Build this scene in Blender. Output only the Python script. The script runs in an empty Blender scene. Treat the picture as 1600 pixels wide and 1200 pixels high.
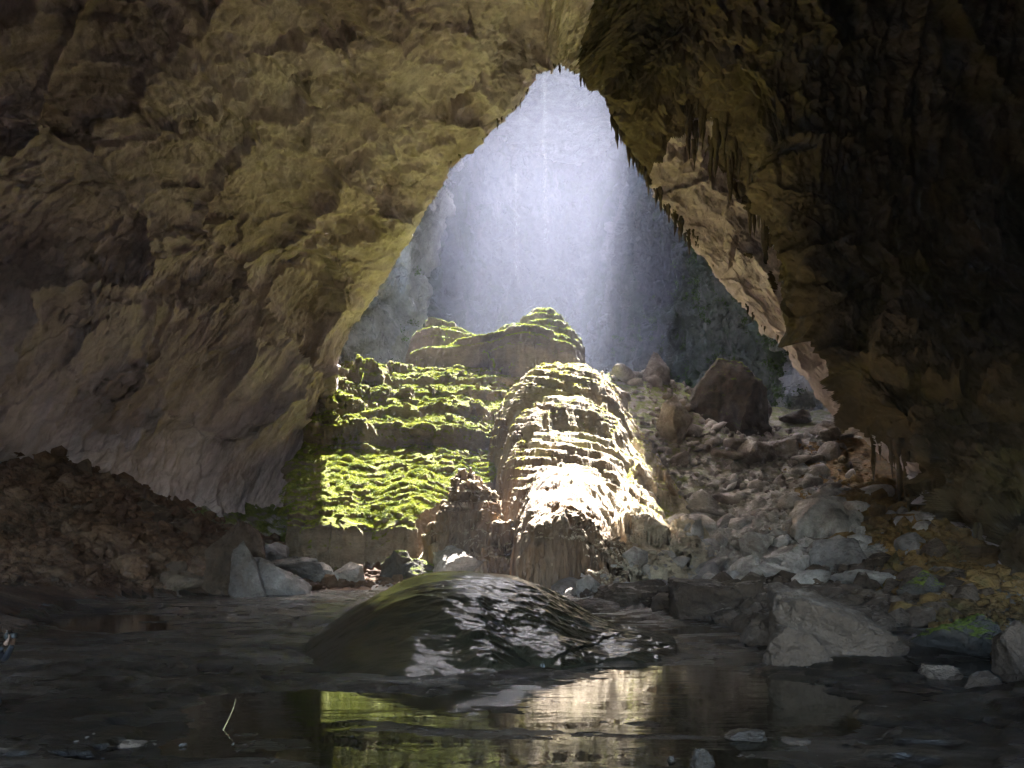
import bpy, bmesh, math, random
import numpy as np
from mathutils import Vector, Matrix

R = math.radians
random.seed(7)
scene = bpy.context.scene
C = scene.collection

# ------------------------------------------------------------------ camera
F = 1067.0      # focal length in photograph pixels (24 mm on a 36 mm sensor)
HY = 890.0      # horizon row
CZ = 2.0        # camera height
cam_d = bpy.data.cameras.new("camera")
cam_d.lens = 24.0
cam_d.sensor_width = 36.0
cam_d.shift_y = 290.0 / 1600.0
cam_d.clip_start = 0.1
cam_d.clip_end = 3000
cam = bpy.data.objects.new("camera", cam_d)
cam.location = (0, 0, CZ)
cam.rotation_euler = (R(90), 0, 0)
C.objects.link(cam)
scene.camera = cam

# ------------------------------------------------------------------ sky, sun, exposure
SUN_AZ = R(9.8)
SUN_EL = R(55.5)
SUN = Vector((math.sin(SUN_AZ) * math.cos(SUN_EL), math.cos(SUN_AZ) * math.cos(SUN_EL), math.sin(SUN_EL)))
w = bpy.data.worlds.new("World")
scene.world = w
w.use_nodes = True
nt = w.node_tree
nt.nodes.clear()
wo = nt.nodes.new("ShaderNodeOutputWorld")
bg = nt.nodes.new("ShaderNodeBackground")
sk = nt.nodes.new("ShaderNodeTexSky")
sk.sky_type = 'NISHITA'
sk.sun_disc = False
sk.sun_elevation = SUN_EL
sk.sun_rotation = SUN_AZ
sk.dust_density = 2.0
bg.inputs[1].default_value = 0.15
nt.links.new(sk.outputs[0], bg.inputs[0])
nt.links.new(bg.outputs[0], wo.inputs[0])

sd = bpy.data.lights.new("sun", 'SUN')
sd.energy = 2.0
sd.angle = R(0.5)
sd.color = (1.0, 0.96, 0.90)
so = bpy.data.objects.new("sun", sd)
so.rotation_euler = SUN.to_track_quat('Z', 'Y').to_euler()
so.location = (0, 0, 300)
C.objects.link(so)

scene.view_settings.view_transform = 'Standard'
scene.view_settings.look = 'None'
scene.view_settings.gamma = 1
scene.view_settings.use_curve_mapping = False
scene.view_settings.exposure = 5.2
cy = scene.cycles
cy.max_bounces = 10
cy.diffuse_bounces = 8
cy.glossy_bounces = 4
cy.transmission_bounces = 4
cy.volume_bounces = 1
cy.transparent_max_bounces = 8
cy.sample_clamp_indirect = 6
cy.use_denoising = True
cy.caustics_reflective = False
cy.caustics_refractive = False

# ------------------------------------------------------------------ helpers
def P(px, py, d):
    """a photograph direction at a real distance -> world point"""
    return np.array([(px - 800.0) / F * d, d, CZ + (HY - py) / F * d])

_rs = np.random.RandomState(11)
_perm = _rs.permutation(256).astype(np.int32)
_perm = np.concatenate([_perm, _perm, _perm])
_g = _rs.normal(size=(256, 3))
_g /= np.linalg.norm(_g, axis=1)[:, None]
_g = _g.astype(np.float32)

def noise(x, y, z):
    """vectorised gradient noise, about -0.7..0.7"""
    x = np.asarray(x, np.float32); y = np.asarray(y, np.float32); z = np.asarray(z, np.float32)
    x, y, z = np.broadcast_arrays(x, y, z)
    xi = np.floor(x).astype(np.int32); yi = np.floor(y).astype(np.int32); zi = np.floor(z).astype(np.int32)
    xf = x - xi; yf = y - yi; zf = z - zi
    xi &= 255; yi &= 255; zi &= 255
    u = xf * xf * xf * (xf * (xf * 6 - 15) + 10)
    v = yf * yf * yf * (yf * (yf * 6 - 15) + 10)
    s = zf * zf * zf * (zf * (zf * 6 - 15) + 10)
    out = 0
    for i in (0, 1):
        wu = u if i else 1 - u
        for j in (0, 1):
            wv = v if j else 1 - v
            pij = _perm[_perm[xi + i] + yi + j]
            for k in (0, 1):
                ws = s if k else 1 - s
                g = _g[_perm[pij + zi + k]]
                out = out + wu * wv * ws * (g[..., 0] * (xf - i) + g[..., 1] * (yf - j) + g[..., 2] * (zf - k))
    return out

def fbm(x, y, z, sc, octs=4, gain=0.5, lac=2.07):
    a = 1.0; f = 1.0 / sc; o = 0
    for k in range(octs):
        o = o + a * noise(x * f + 17.3 * k, y * f - 9.1 * k, z * f + 4.7 * k)
        a *= gain; f *= lac
    return o

def ridged(x, y, z, sc, octs=3, gain=0.5, lac=2.1):
    a = 1.0; f = 1.0 / sc; o = 0
    for k in range(octs):
        o = o + a * (1 - np.abs(noise(x * f + 31.3 * k, y * f + 5.1 * k, z * f - 8.7 * k)) * 2.6)
        a *= gain; f *= lac
    return o

_cj = _rs.uniform(0, 1, (256, 3)).astype(np.float32)
_ct = _rs.normal(0, 1, (256, 4)).astype(np.float32)
def facets(x, y, z, sc, edge=0.0):
    """broken rock: each cell is a flat tilted plate with its own offset (about -1..1); edge > 0 cuts joints between plates"""
    x, y, z = np.broadcast_arrays(x, y, z)
    sh = np.shape(x)
    p = np.stack([np.ravel(x), np.ravel(y), np.ravel(z)], -1).astype(np.float32) / sc
    pi = np.floor(p).astype(np.int32); pf = p - pi
    b1 = np.full(len(p), 9.0, np.float32); b2 = np.full(len(p), 9.0, np.float32)
    val = np.zeros(len(p), np.float32)
    for i in (-1, 0, 1):
        for j in (-1, 0, 1):
            for k in (-1, 0, 1):
                h = _perm[_perm[_perm[(pi[:, 0] + i) & 255] + ((pi[:, 1] + j) & 255)] + ((pi[:, 2] + k) & 255)]
                d = pf - (_cj[h] + A32((i, j, k)))
                r = (d * d).sum(-1)
                c = _ct[h]
                v = c[:, 3] * 0.45 + (c[:, :3] * d).sum(-1) * 0.8
                m = r < b1
                b2 = np.where(m, b1, np.minimum(b2, r)); b1 = np.where(m, r, b1); val = np.where(m, v, val)
    if edge > 0:
        val = val - edge * (1 - sstep(0.0, 0.10, np.sqrt(b2) - np.sqrt(b1)))
    return val.reshape(sh)
def A32(t): return np.array(t, np.float32)

def sstep(a, b, x):
    t = np.clip((x - a) / (b - a), 0, 1)
    return t * t * (3 - 2 * t)

class TPS:
    def __init__(self, pts, vals, lam=1e-3):
        p = np.asarray(pts, float); v = np.asarray(vals, float)
        n = len(p)
        self.m = p.mean(0); self.s = 40.0
        p = (p - self.m) / self.s
        K = self._k(p, p) + lam * np.eye(n)
        Q = np.hstack([np.ones((n, 1)), p])
        A = np.zeros((n + 3, n + 3)); A[:n, :n] = K; A[:n, n:] = Q; A[n:, :n] = Q.T
        b = np.zeros(n + 3); b[:n] = v
        self.w = np.linalg.solve(A, b); self.p = p
    def _k(self, a, b):
        d2 = ((a[:, None, :] - b[None]) ** 2).sum(-1)
        return 0.5 * d2 * np.log(d2 + 1e-12)
    def __call__(self, x, y):
        sh = np.shape(x)
        q = (np.stack([np.ravel(x), np.ravel(y)], 1) - self.m) / self.s
        out = np.empty(len(q))
        for i in range(0, len(q), 20000):
            c = q[i:i + 20000]
            out[i:i + 20000] = self._k(c, self.p) @ self.w[:-3] + self.w[-3] + c @ self.w[-2:]
        return out.reshape(sh)

def link(name, me, mat=None, parent=None, smooth=True):
    o = bpy.data.objects.new(name, me)
    C.objects.link(o)
    if parent is not None:
        o.parent = parent
    if mat is not None:
        me.materials.append(mat)
    if smooth and len(me.polygons):
        me.polygons.foreach_set("use_smooth", np.ones(len(me.polygons), bool))
    return o

def raw_mesh(name, verts, faces):
    """verts (n,3), faces (m,k) arrays -> mesh, fast"""
    me = bpy.data.meshes.new(name)
    verts = np.asarray(verts, np.float32); faces = np.asarray(faces, np.int32)
    me.vertices.add(len(verts))
    me.vertices.foreach_set("co", verts.ravel())
    m, k = faces.shape
    me.loops.add(m * k)
    me.loops.foreach_set("vertex_index", faces.ravel())
    me.polygons.add(m)
    me.polygons.foreach_set("loop_start", np.arange(0, m * k, k, dtype=np.int32))
    me.polygons.foreach_set("loop_total", np.full(m, k, np.int32))
    me.update(calc_edges=True)
    return me

def grid_mesh(name, V, keep=None, flip=False):
    n, m = V.shape[:2]
    idx = np.arange(n * m, dtype=np.int32).reshape(n, m)
    f = np.stack([idx[:-1, :-1], idx[1:, :-1], idx[1:, 1:], idx[:-1, 1:]], -1)
    if flip:
        f = f[..., ::-1]
    if keep is not None:
        kf = keep[:-1, :-1] | keep[1:, :-1] | keep[1:, 1:] | keep[:-1, 1:]
        f = f[kf]
    f = f.reshape(-1, 4)
    V = V.reshape(-1, 3)
    if keep is not None:
        used = np.zeros(len(V), bool); used[f.ravel()] = True
        new = np.cumsum(used) - 1
        f = new[f]; V = V[used]
    return raw_mesh(name, V, f)

def tag(o, label=None, cat=None, group=None, kind=None):
    if label: o["label"] = label
    if cat: o["category"] = cat
    if group: o["group"] = group
    if kind: o["kind"] = kind
    return o

# ------------------------------------------------------------------ materials
def new_mat(name):
    m = bpy.data.materials.new(name)
    m.use_nodes = True
    nt = m.node_tree
    nt.nodes.clear()
    out = nt.nodes.new("ShaderNodeOutputMaterial")
    b = nt.nodes.new("ShaderNodeBsdfPrincipled")
    nt.links.new(b.outputs[0], out.inputs[0])
    return m, nt, b

def N(nt, t, **kw):
    n = nt.nodes.new(t)
    for k, v in kw.items():
        if k.startswith("i_"):
            n.inputs[k[2:].replace("_", " ")].default_value = v
        else:
            setattr(n, k, v)
    return n

def ramp(nt, src, stops):
    r = nt.nodes.new("ShaderNodeValToRGB")
    e = r.color_ramp.elements
    while len(e) > 1:
        e.remove(e[-1])
    e[0].position = stops[0][0]; e[0].color = stops[0][1]
    for p, c in stops[1:]:
        q = e.new(p); q.color = c
    nt.links.new(src, r.inputs[0])
    return r

def g3(v):
    return (v, v, v, 1)

def mixc(nt, fac, a, b, mode='MIX'):
    m = nt.nodes.new("ShaderNodeMix")
    m.data_type = 'RGBA'; m.blend_type = mode
    for s, v in ((m.inputs[0], fac), (m.inputs[6], a), (m.inputs[7], b)):
        if hasattr(v, "links") or isinstance(v, bpy.types.NodeSocket):
            nt.links.new(v, s)
        elif isinstance(v, (int, float)):
            s.default_value = v
        else:
            s.default_value = (*v, 1) if len(v) == 3 else v
    return m.outputs[2]

def math_n(nt, op, a, b=0.0, c=None, clamp=False):
    m = nt.nodes.new("ShaderNodeMath"); m.operation = op; m.use_clamp = clamp
    for s, v in zip(m.inputs, (a, b, c)):
        if v is None: continue
        if isinstance(v, bpy.types.NodeSocket): nt.links.new(v, s)
        else: s.default_value = v
    return m.outputs[0]

def rock_mat(name, c1, c2, c3,  scale=1.0, rough=0.9, bump=0.6, stretch=(1, 1, 1), rot=(0, 0, 0), moss=0.0, moss_lo=0.55,
             moss_c=((0.10, 0.16, 0.015), (0.23, 0.29, 0.02)), stain=None, stain_amt=0.0, crack=0.5, spec=0.3, moss_x=None, moss_y=None, dist=1.0, along=None, fissure=0.0):
    m, nt, b = new_mat(name)
    geo = N(nt, "ShaderNodeNewGeometry")
    mp = N(nt, "ShaderNodeMapping")
    mp.inputs['Rotation'].default_value = rot
    mp.inputs['Scale'].default_value = stretch
    nt.links.new(geo.outputs['Position'], mp.inputs['Vector'])
    vec = mp.outputs[0]
    if along is not None:      # (direction, factor): the pattern is drawn out along this direction
        e, kf = along
        dt = nt.nodes.new("ShaderNodeVectorMath"); dt.operation = 'DOT_PRODUCT'
        nt.links.new(vec, dt.inputs[0]); dt.inputs[1].default_value = e
        sc_ = nt.nodes.new("ShaderNodeVectorMath"); sc_.operation = 'SCALE'; sc_.inputs[0].default_value = e
        nt.links.new(math_n(nt, 'MULTIPLY', dt.outputs['Value'], 1 - kf), sc_.inputs['Scale'])
        su = nt.nodes.new("ShaderNodeVectorMath"); su.operation = 'SUBTRACT'
        nt.links.new(vec, su.inputs[0]); nt.links.new(sc_.outputs[0], su.inputs[1])
        vec = su.outputs[0]
    def nz(sc, det=6, ro=0.6, dis=0.0, v=vec):
        n = N(nt, "ShaderNodeTexNoise")
        n.inputs['Scale'].default_value = sc / scale
        n.inputs['Detail'].default_value = det
        n.inputs['Roughness'].default_value = ro
        n.inputs['Distortion'].default_value = dis
        nt.links.new(v, n.inputs['Vector'])
        return n.outputs[0]
    big = nz(0.09, 5, 0.6, 0.0)
    mid = nz(0.5, 9, 0.68, 0.0)
    fine = nz(2.6, 8, 0.7)
    col = ramp(nt, big, [(0.36, (*c1, 1)), (0.5, (*c2, 1)), (0.64, (*c3, 1))]).outputs[0]
    col = mixc(nt, 0.75, col, ramp(nt, mid, [(0.3, g3(0.6)), (0.5, g3(1.0)), (0.72, g3(1.3))]).outputs[0], 'MULTIPLY')
    col = mixc(nt, 0.6, col, ramp(nt, fine, [(0.32, g3(0.6)), (0.5, g3(1.0)), (0.7, g3(1.2))]).outputs[0], 'MULTIPLY')
    if stain is not None:
        st = nz(0.16, 6, 0.7, 0.8)
        col = mixc(nt, math_n(nt, 'MULTIPLY', ramp(nt, st, [(0.5, g3(0)), (0.62, g3(1))]).outputs[0], stain_amt), col, stain)
    hf = None
    if fissure > 0:
        v2 = N(nt, "ShaderNodeTexVoronoi", feature='DISTANCE_TO_EDGE')
        v2.inputs['Scale'].default_value = 0.13 / scale
        w2 = nt.nodes.new("ShaderNodeVectorMath"); w2.operation = 'MULTIPLY_ADD'
        n2_ = N(nt, "ShaderNodeTexNoise"); n2_.inputs['Scale'].default_value = 0.25 / scale; n2_.inputs['Detail'].default_value = 6
        nt.links.new(vec, n2_.inputs['Vector'])
        nt.links.new(n2_.outputs['Color'], w2.inputs[0]); w2.inputs[1].default_value = (6.0 * scale,) * 3
        nt.links.new(vec, w2.inputs[2]); nt.links.new(w2.outputs[0], v2.inputs['Vector'])
        hf = ramp(nt, v2.outputs['Distance'], [(0.0, g3(0)), (0.022, g3(1))]).outputs[0]
        hf = math_n(nt, 'MAXIMUM', hf, ramp(nt, nz(0.21, 3), [(0.47, g3(0)), (0.56, g3(1))]).outputs[0])
        col = mixc(nt, fissure, col, mixc(nt, hf, (0.25, 0.22, 0.2), (1, 1, 1)), 'MULTIPLY')
    vo = N(nt, "ShaderNodeTexVoronoi", feature='DISTANCE_TO_EDGE')
    vo.inputs['Scale'].default_value = 0.55 / scale
    wv = nt.nodes.new("ShaderNodeVectorMath"); wv.operation = 'MULTIPLY_ADD'
    ncol = N(nt, "ShaderNodeTexNoise"); ncol.inputs['Scale'].default_value = 0.7 / scale; ncol.inputs['Detail'].default_value = 4
    nt.links.new(vec, ncol.inputs['Vector'])
    nt.links.new(ncol.outputs['Color'], wv.inputs[0]); wv.inputs[1].default_value = (2.4 * scale,) * 3
    nt.links.new(vec, wv.inputs[2])
    nt.links.new(wv.outputs[0], vo.inputs['Vector'])
    cr = ramp(nt, vo.outputs['Distance'], [(0.0, g3(0)), (0.08, g3(1))]).outputs[0]
    h = math_n(nt, 'ADD', math_n(nt, 'MULTIPLY', mid, 1.2), math_n(nt, 'MULTIPLY', fine, 0.35))
    h = math_n(nt, 'ADD', h, math_n(nt, 'MULTIPLY', cr, 0.16 * crack))
    if hf is not None:
        h = math_n(nt, 'ADD', h, math_n(nt, 'MULTIPLY', hf, 0.5 * fissure))
    h = math_n(nt, 'ADD', h, math_n(nt, 'MULTIPLY', nz(9.0, 4, 0.6), 0.10))
    if moss > 0:
        sep = N(nt, "ShaderNodeSeparateXYZ")
        nt.links.new(geo.outputs['Normal'], sep.inputs[0])
        mn = nz(0.28, 6, 0.7)
        f = math_n(nt, 'ADD', sep.outputs[2], math_n(nt, 'MULTIPLY', math_n(nt, 'SUBTRACT', mn, 0.5), 1.6))
        f = math_n(nt, 'MULTIPLY_ADD', f, 5.0, -5.0 * moss_lo, clamp=True)
        f = math_n(nt, 'MULTIPLY', f, moss, clamp=True)
        if moss_x is not None:   # moss thins out towards one side of the slope: (x, y, z weights, a, b)
            sp = N(nt, "ShaderNodeSeparateXYZ"); nt.links.new(geo.outputs['Position'], sp.inputs[0])
            e = math_n(nt, 'MULTIPLY_ADD', sp.outputs[0], moss_x[0], moss_x[3])
            e = math_n(nt, 'MULTIPLY_ADD', sp.outputs[1], moss_x[1], e)
            e = math_n(nt, 'MULTIPLY_ADD', sp.outputs[2], moss_x[2], e)
            e = math_n(nt, 'ADD', e, math_n(nt, 'MULTIPLY', math_n(nt, 'SUBTRACT', mn, 0.5), 2.5), clamp=True)
            f = math_n(nt, 'MULTIPLY', f, e, clamp=True)
            if moss_y is not None:
                e2 = math_n(nt, 'MULTIPLY_ADD', sp.outputs[1], moss_y[0], moss_y[1])
                e2 = math_n(nt, 'ADD', e2, math_n(nt, 'MULTIPLY', math_n(nt, 'SUBTRACT', mn, 0.5), 2.5), clamp=True)
                f = math_n(nt, 'MULTIPLY', f, e2, clamp=True)
        mf = nz(1.7, 8, 0.75)
        mc = ramp(nt, mf, [(0.35, (*moss_c[0], 1)), (0.62, (*moss_c[1], 1))]).outputs[0]
        col = mixc(nt, f, col, mc)
        h = math_n(nt, 'ADD', h, math_n(nt, 'MULTIPLY', f, math_n(nt, 'MULTIPLY_ADD', nz(5.0, 6, 0.75), 0.4, 0.1)))
        rr = math_n(nt, 'MULTIPLY_ADD', f, 0.95 - rough, rough)
        nt.links.new(rr, b.inputs['Roughness'])
    else:
        b.inputs['Roughness'].default_value = rough
    bp = N(nt, "ShaderNodeBump")
    bp.inputs['Strength'].default_value = bump
    bp.inputs['Distance'].default_value = dist * scale
    nt.links.new(h, bp.inputs['Height'])
    nt.links.new(bp.outputs[0], b.inputs['Normal'])
    nt.links.new(col, b.inputs['Base Color'])
    b.inputs['Specular IOR Level'].default_value = spec
    return m

M = {}
EL = Vector((0.22, 0.58, 0.78)).normalized()
ER = Vector((-0.25, 0.60, 0.76)).normalized()
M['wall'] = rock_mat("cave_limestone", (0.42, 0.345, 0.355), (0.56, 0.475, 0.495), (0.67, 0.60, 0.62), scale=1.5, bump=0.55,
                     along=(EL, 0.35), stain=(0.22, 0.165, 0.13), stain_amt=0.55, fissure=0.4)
M['wall_r'] = rock_mat("shaded_limestone", (0.055, 0.043, 0.023), (0.105, 0.08, 0.043), (0.18, 0.14, 0.085), scale=1.4, bump=0.6,  # right wall past its lit panel: shade painted in as darker stone
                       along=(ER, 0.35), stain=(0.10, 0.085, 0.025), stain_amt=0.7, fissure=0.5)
M['cliff'] = rock_mat("grey_cliff_rock", (0.22, 0.22, 0.23), (0.38, 0.37, 0.385), (0.55, 0.53, 0.54), scale=2.0, bump=1.0,
                      stretch=(1, 1, 0.7), stain=(0.13, 0.13, 0.125), stain_amt=0.6, dist=1.6, crack=1.5)
M['flow'] = rock_mat("flowstone", (0.34, 0.265, 0.185), (0.47, 0.385, 0.285), (0.57, 0.49, 0.37), scale=0.8, bump=0.8,
                     stretch=(1, 1, 1.6), moss=1.0, moss_lo=0.72, moss_c=((0.22, 0.25, 0.04), (0.42, 0.43, 0.08)), moss_x=(0, 0.05, 0, -3.0), crack=1.0, stain=(0.24, 0.15, 0.08), stain_amt=0.6)
M['terr'] = rock_mat("mossy_flowstone", (0.17, 0.13, 0.09), (0.24, 0.19, 0.14), (0.32, 0.26, 0.19), scale=0.9, bump=0.8,
                     stretch=(1, 1, 2.2), moss=1.0, moss_lo=0.42, moss_c=((0.095, 0.125, 0.015), (0.27, 0.285, 0.035)))
SC = dict(scale=0.55, bump=1.0, crack=1.2)
M['scree'] = rock_mat("scree", (0.23, 0.20, 0.18), (0.36, 0.325, 0.30), (0.50, 0.46, 0.43), stain=(0.20, 0.13, 0.09), stain_amt=0.3, moss=0.9, moss_lo=0.6,
                      moss_x=(-0.0204, 0.0214, 0, -1.0), moss_y=(0.12, -7.9), moss_c=((0.09, 0.13, 0.02), (0.22, 0.26, 0.03)), **SC)
M['red'] = rock_mat("reddish_scree", (0.08, 0.045, 0.028), (0.16, 0.09, 0.052), (0.23, 0.15, 0.10), stain=(0.09, 0.07, 0.05), stain_amt=0.6, **SC)
M['ochre'] = rock_mat("ochre_scree", (0.10, 0.06, 0.02), (0.21, 0.12, 0.035), (0.30, 0.19, 0.07), stain=(0.08, 0.08, 0.03), stain_amt=0.6, **SC)
BD = dict(scale=0.4, bump=1.0, crack=0.8, stain=(0.13, 0.095, 0.07), stain_amt=0.5)
M['boulder'] = rock_mat("boulder_rock", (0.22, 0.19, 0.17), (0.36, 0.32, 0.29), (0.50, 0.46, 0.43), **BD)
M['boulder_d'] = rock_mat("brown_boulder_rock", (0.09, 0.062, 0.042), (0.15, 0.108, 0.076), (0.22, 0.168, 0.125), **BD)
M['boulder_n'] = rock_mat("toplit_boulder_rock", (0.05, 0.032, 0.021), (0.082, 0.055, 0.037), (0.13, 0.092, 0.065), moss=1.0, moss_lo=0.86,  # dark sides, paler tops: light from above painted in through the moss inputs
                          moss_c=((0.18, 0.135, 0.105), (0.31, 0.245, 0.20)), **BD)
M['boulder_g'] = rock_mat("grey_boulder_rock", (0.13, 0.112, 0.105), (0.22, 0.195, 0.185), (0.33, 0.30, 0.29), **BD)
M['boulder_m'] = rock_mat("mossy_boulder_rock", (0.05, 0.044, 0.038), (0.085, 0.074, 0.064), (0.13, 0.115, 0.10), moss=0.9, moss_lo=0.62,
                          moss_c=((0.08, 0.12, 0.015), (0.20, 0.25, 0.02)), **BD)

# ------------------------------------------------------------------ ground
gp = []
def G(px, py, d, dz=0): gp.append(tuple(P(px, py, d) + np.array([0, 0, dz])))
def W(x, y, z): gp.append((x, y, z))
for a in [(0, 800, 45), (150, 770, 55), (300, 830, 62), (0, 895, 36), (200, 905, 48), (100, 850, 45), (370, 860, 66), (0, 720, 58), (100, 700, 66),
          (430, 905, 60), (650, 912, 60), (560, 900, 64), (450, 840, 75), (520, 740, 90), (530, 610, 108), (640, 610, 108), (700, 900, 63),
          (750, 905, 61), (800, 905, 60),
          (1000, 925, 48), (1100, 905, 52), (1100, 800, 72), (1100, 700, 92), (1060, 610, 115), (960, 585, 120), (1000, 590, 130),
          (1200, 680, 105), (1300, 700, 90), (1250, 770, 70), (1350, 760, 75), (1200, 850, 55), (1400, 850, 45), (1450, 800, 60),
          (1540, 900, 35), (1200, 930, 34), (1350, 950, 26), (1500, 980, 19), (1200, 640, 125), (1290, 665, 112), (1000, 860, 60), (1030, 760, 78)]:
    G(*a)
for a in [(-60, 60, 12), (-60, 20, 4), (-30, 20, 0.1), (-20, 10, 0.1), (-12, 40, 0.05), (-25, 40, 0.2), (0, 40, 0), (0, 30, 0), (-12, 25, 0.05),
          (0, 10, -0.05), (-8, 8, 0.05), (0, 0, 0), (-15, -10, 0.2), (5, -10, 0.1), (5, 50, 0), (-8, 54, 0.0), (-20, 52, 0.1), (-4, 20, 0),
          (6.0, 9, 0.0), (6.2, 13, 0.02), (7, 20, 0.05), (7, 30, 0.1), (4, 46, 0.05), (9, 9, 0.25), (12, 9, 0.5), (11, 14, 0.6), (16, 14, 1.0),
          (20, 25, 1.3), (14, 20, 0.6), (16, 0, 1.2), (30, 10, 3), (50, 40, 8), (60, 80, 18),
          (0, 150, 36), (-30, 160, 36), (40, 160, 36), (0, 250, 38), (-60, 250, 40), (60, 250, 40), (-60, 110, 30), (65, 130, 32), (0, 120, 36)]:
    W(*a)
gp_a = np.array(gp)
G0 = TPS(gp_a[:, :2], gp_a[:, 2], 2e-4)

# floor relief: pools (below water level 0), rock shelves and the near bank, in a frame that is even in direction and 1/distance
fl = []
def fw(x, y):
    y = np.maximum(y, 3.0)
    return np.asarray(x) / (y + 1.0) * 5.3, 10.7 / y * 3.0
def FW(x, y, z):
    fl.append((*[float(q) for q in fw(x, y)], z))
def FL(px, py, z):
    d = CZ * F / (py - HY); FW((px - 800) / F * d, d, z)
def FP(px, py, d):
    q = P(px, py, d); FW(q[0], q[1], q[2])
for a in [(50, 1000, .20), (200, 1010, .12), (380, 1000, .14), (50, 1100, .10), (200, 1120, .09), (60, 1180, .06), (250, 1050, .13), (380, 1050, .12),
          (430, 1085, -.05), (300, 1150, -.05), (450, 1150, -.06), (250, 1195, .0), (600, 1150, -.06), (500, 1195, -.05), (700, 1190, -.06), (750, 1110, -.06),
          (560, 1080, .02), (650, 1050, .06), (800, 1050, .05), (900, 1035, .04), (480, 1040, .06), (500, 960, .10), (350, 960, .12), (150, 950, .12), (420, 940, .06),
          (980, 1000, -.07), (1050, 990, -.06), (930, 1080, -.06), (1000, 1060, -.05), (1100, 1060, -.07), (1150, 1120, -.09), (1250, 1120, -.09), (900, 1130, -.06),
          (1000, 1180, -.07), (850, 1190, -.06), (1100, 1020, .05), (1200, 1040, .06), (1300, 1080, .07), (1000, 1028, .04), (1350, 1110, .03), (1400, 1180, .03),
          (1450, 1150, .05), (1550, 1150, .10), (1500, 1190, .06), (1250, 1175, -.03), (1200, 1195, -.05), (600, 1300, -.08), (900, 1300, -.08), (1300, 1300, .02), (100, 1300, .05),
          (650, 1110, -.05), (550, 1120, -.06), (850, 1085, -.03), (1200, 1085, -.07), (1100, 970, .05), (1000, 965, .02), (900, 985, .02), (600, 930, .06), (700, 930, .05), (850, 930, .05)]:
    FL(*a)
for a in [(1600, 1060, 13), (1500, 985, 19), (1350, 960, 26), (1200, 935, 34), (1540, 905, 34), (1100, 945, 30), (1250, 965, 22), (1400, 1010, 16), (1500, 1060, 12.2), (1700, 1000, 12),
          (0, 905, 38), (-100, 880, 36), (150, 918, 40), (-200, 950, 20), (1400, 925, 36), (1650, 950, 24)]:
    FP(*a)
FT = TPS([(a, b) for a, b, c in fl], [c for a, b, c in fl], 1e-6)

def ground_z(x, y, detail=True):
    z = G0(x, y)
    near = 1 - sstep(30, 44, y)
    a, b = fw(x, y)
    fz = FT(a, b)
    fz = np.maximum(fz, -0.14)
    z = z * (1 - near) + np.where(near > 0, fz, 0) * near
    z = np.where((y > 30) & (y < 57) & (x < 5), np.maximum(z, 0.05), z)
    wet = (1 - sstep(0.22, 0.6, z)) * (1 - sstep(56, 62, y))
    if not detail:
        return z
    far = sstep(9, 26, y)
    n1 = fbm(x * 0.35, y * 0.9, 3.1, 3.0, 4)
    n2 = ridged(x * 0.5 + n1, y * 1.4, 7.7, 2.2, 3)
    n3 = fbm(x * 0.22, y * 0.55, 8.3, 4.5, 3)
    n4 = fbm(x * 0.55 + 0.4 * n1, y * 1.1, 6.6, 1.1, 4, 0.6)
    n5 = ridged(x * 0.5, y * 1.0 + 0.6 * n1, 2.7, 1.6, 3)
    zf = z * 0.9 + 0.018 + 0.05 * far + (0.10 + 0.08 * far) * n1 + (0.012 + 0.05 * far) * (n2 - 1.0) + 0.055 * n4 + 0.045 * (n5 - 1.0) + 0.008 * fbm(x, y, 1.3, 0.22, 3)
    qn = 0.08; st = (zf + 0.05 * n3) / qn; kn = np.floor(st)
    zf = zf * (far + 0.2 * (1 - far)) + 0.8 * (1 - far) * ((kn + sstep(0.55, 0.8, st - kn)) * qn - 0.05 * n3)
    st = zf + n3 * 0.5 * far
    q = 0.27
    k = np.floor(st / q); f = st / q - k
    zf = zf * (1 - 0.75 * far) + 0.75 * far * (k + sstep(0.35, 0.7, f)) * q
    hi = sstep(0.5, 6, z)
    zs = z + hi * (1.6 * fbm(x, y, 0.5, 14, 4) + 0.5 * (ridged(x, y, 3.3, 4.5, 3) - 1.0)) + (0.07 + 0.25 * hi) * np.abs(fbm(x, y, 9.1, 1.2, 4)) * 1.6
    return zf * wet + zs * (1 - wet)

rows = np.concatenate([np.linspace(-45, 2.4, 50), 2134.0 / np.linspace(760, 36, 560)])
rows = rows[rows < 59.3]
rows = np.concatenate([np.unique(rows), np.arange(59.3, 135, 0.2), np.arange(135, 300, 1.0)])
us = np.linspace(-1.0, 1.0, 900)
Yg, Ug = np.meshgrid(rows, us, indexing='ij')
Wd = np.sqrt(np.maximum(Yg, 0) ** 2 + 3.0 ** 2)
Wd = Wd + np.maximum(0, 8 - Yg) ** 2 * 0.06
Wd = np.minimum(Wd, 110)
Xg = Ug * Wd
Zg = ground_z(Xg, Yg)
ground = link("ground", grid_mesh("ground", np.stack([Xg, Yg, Zg], -1), flip=True), None)
me = ground.data
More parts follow.
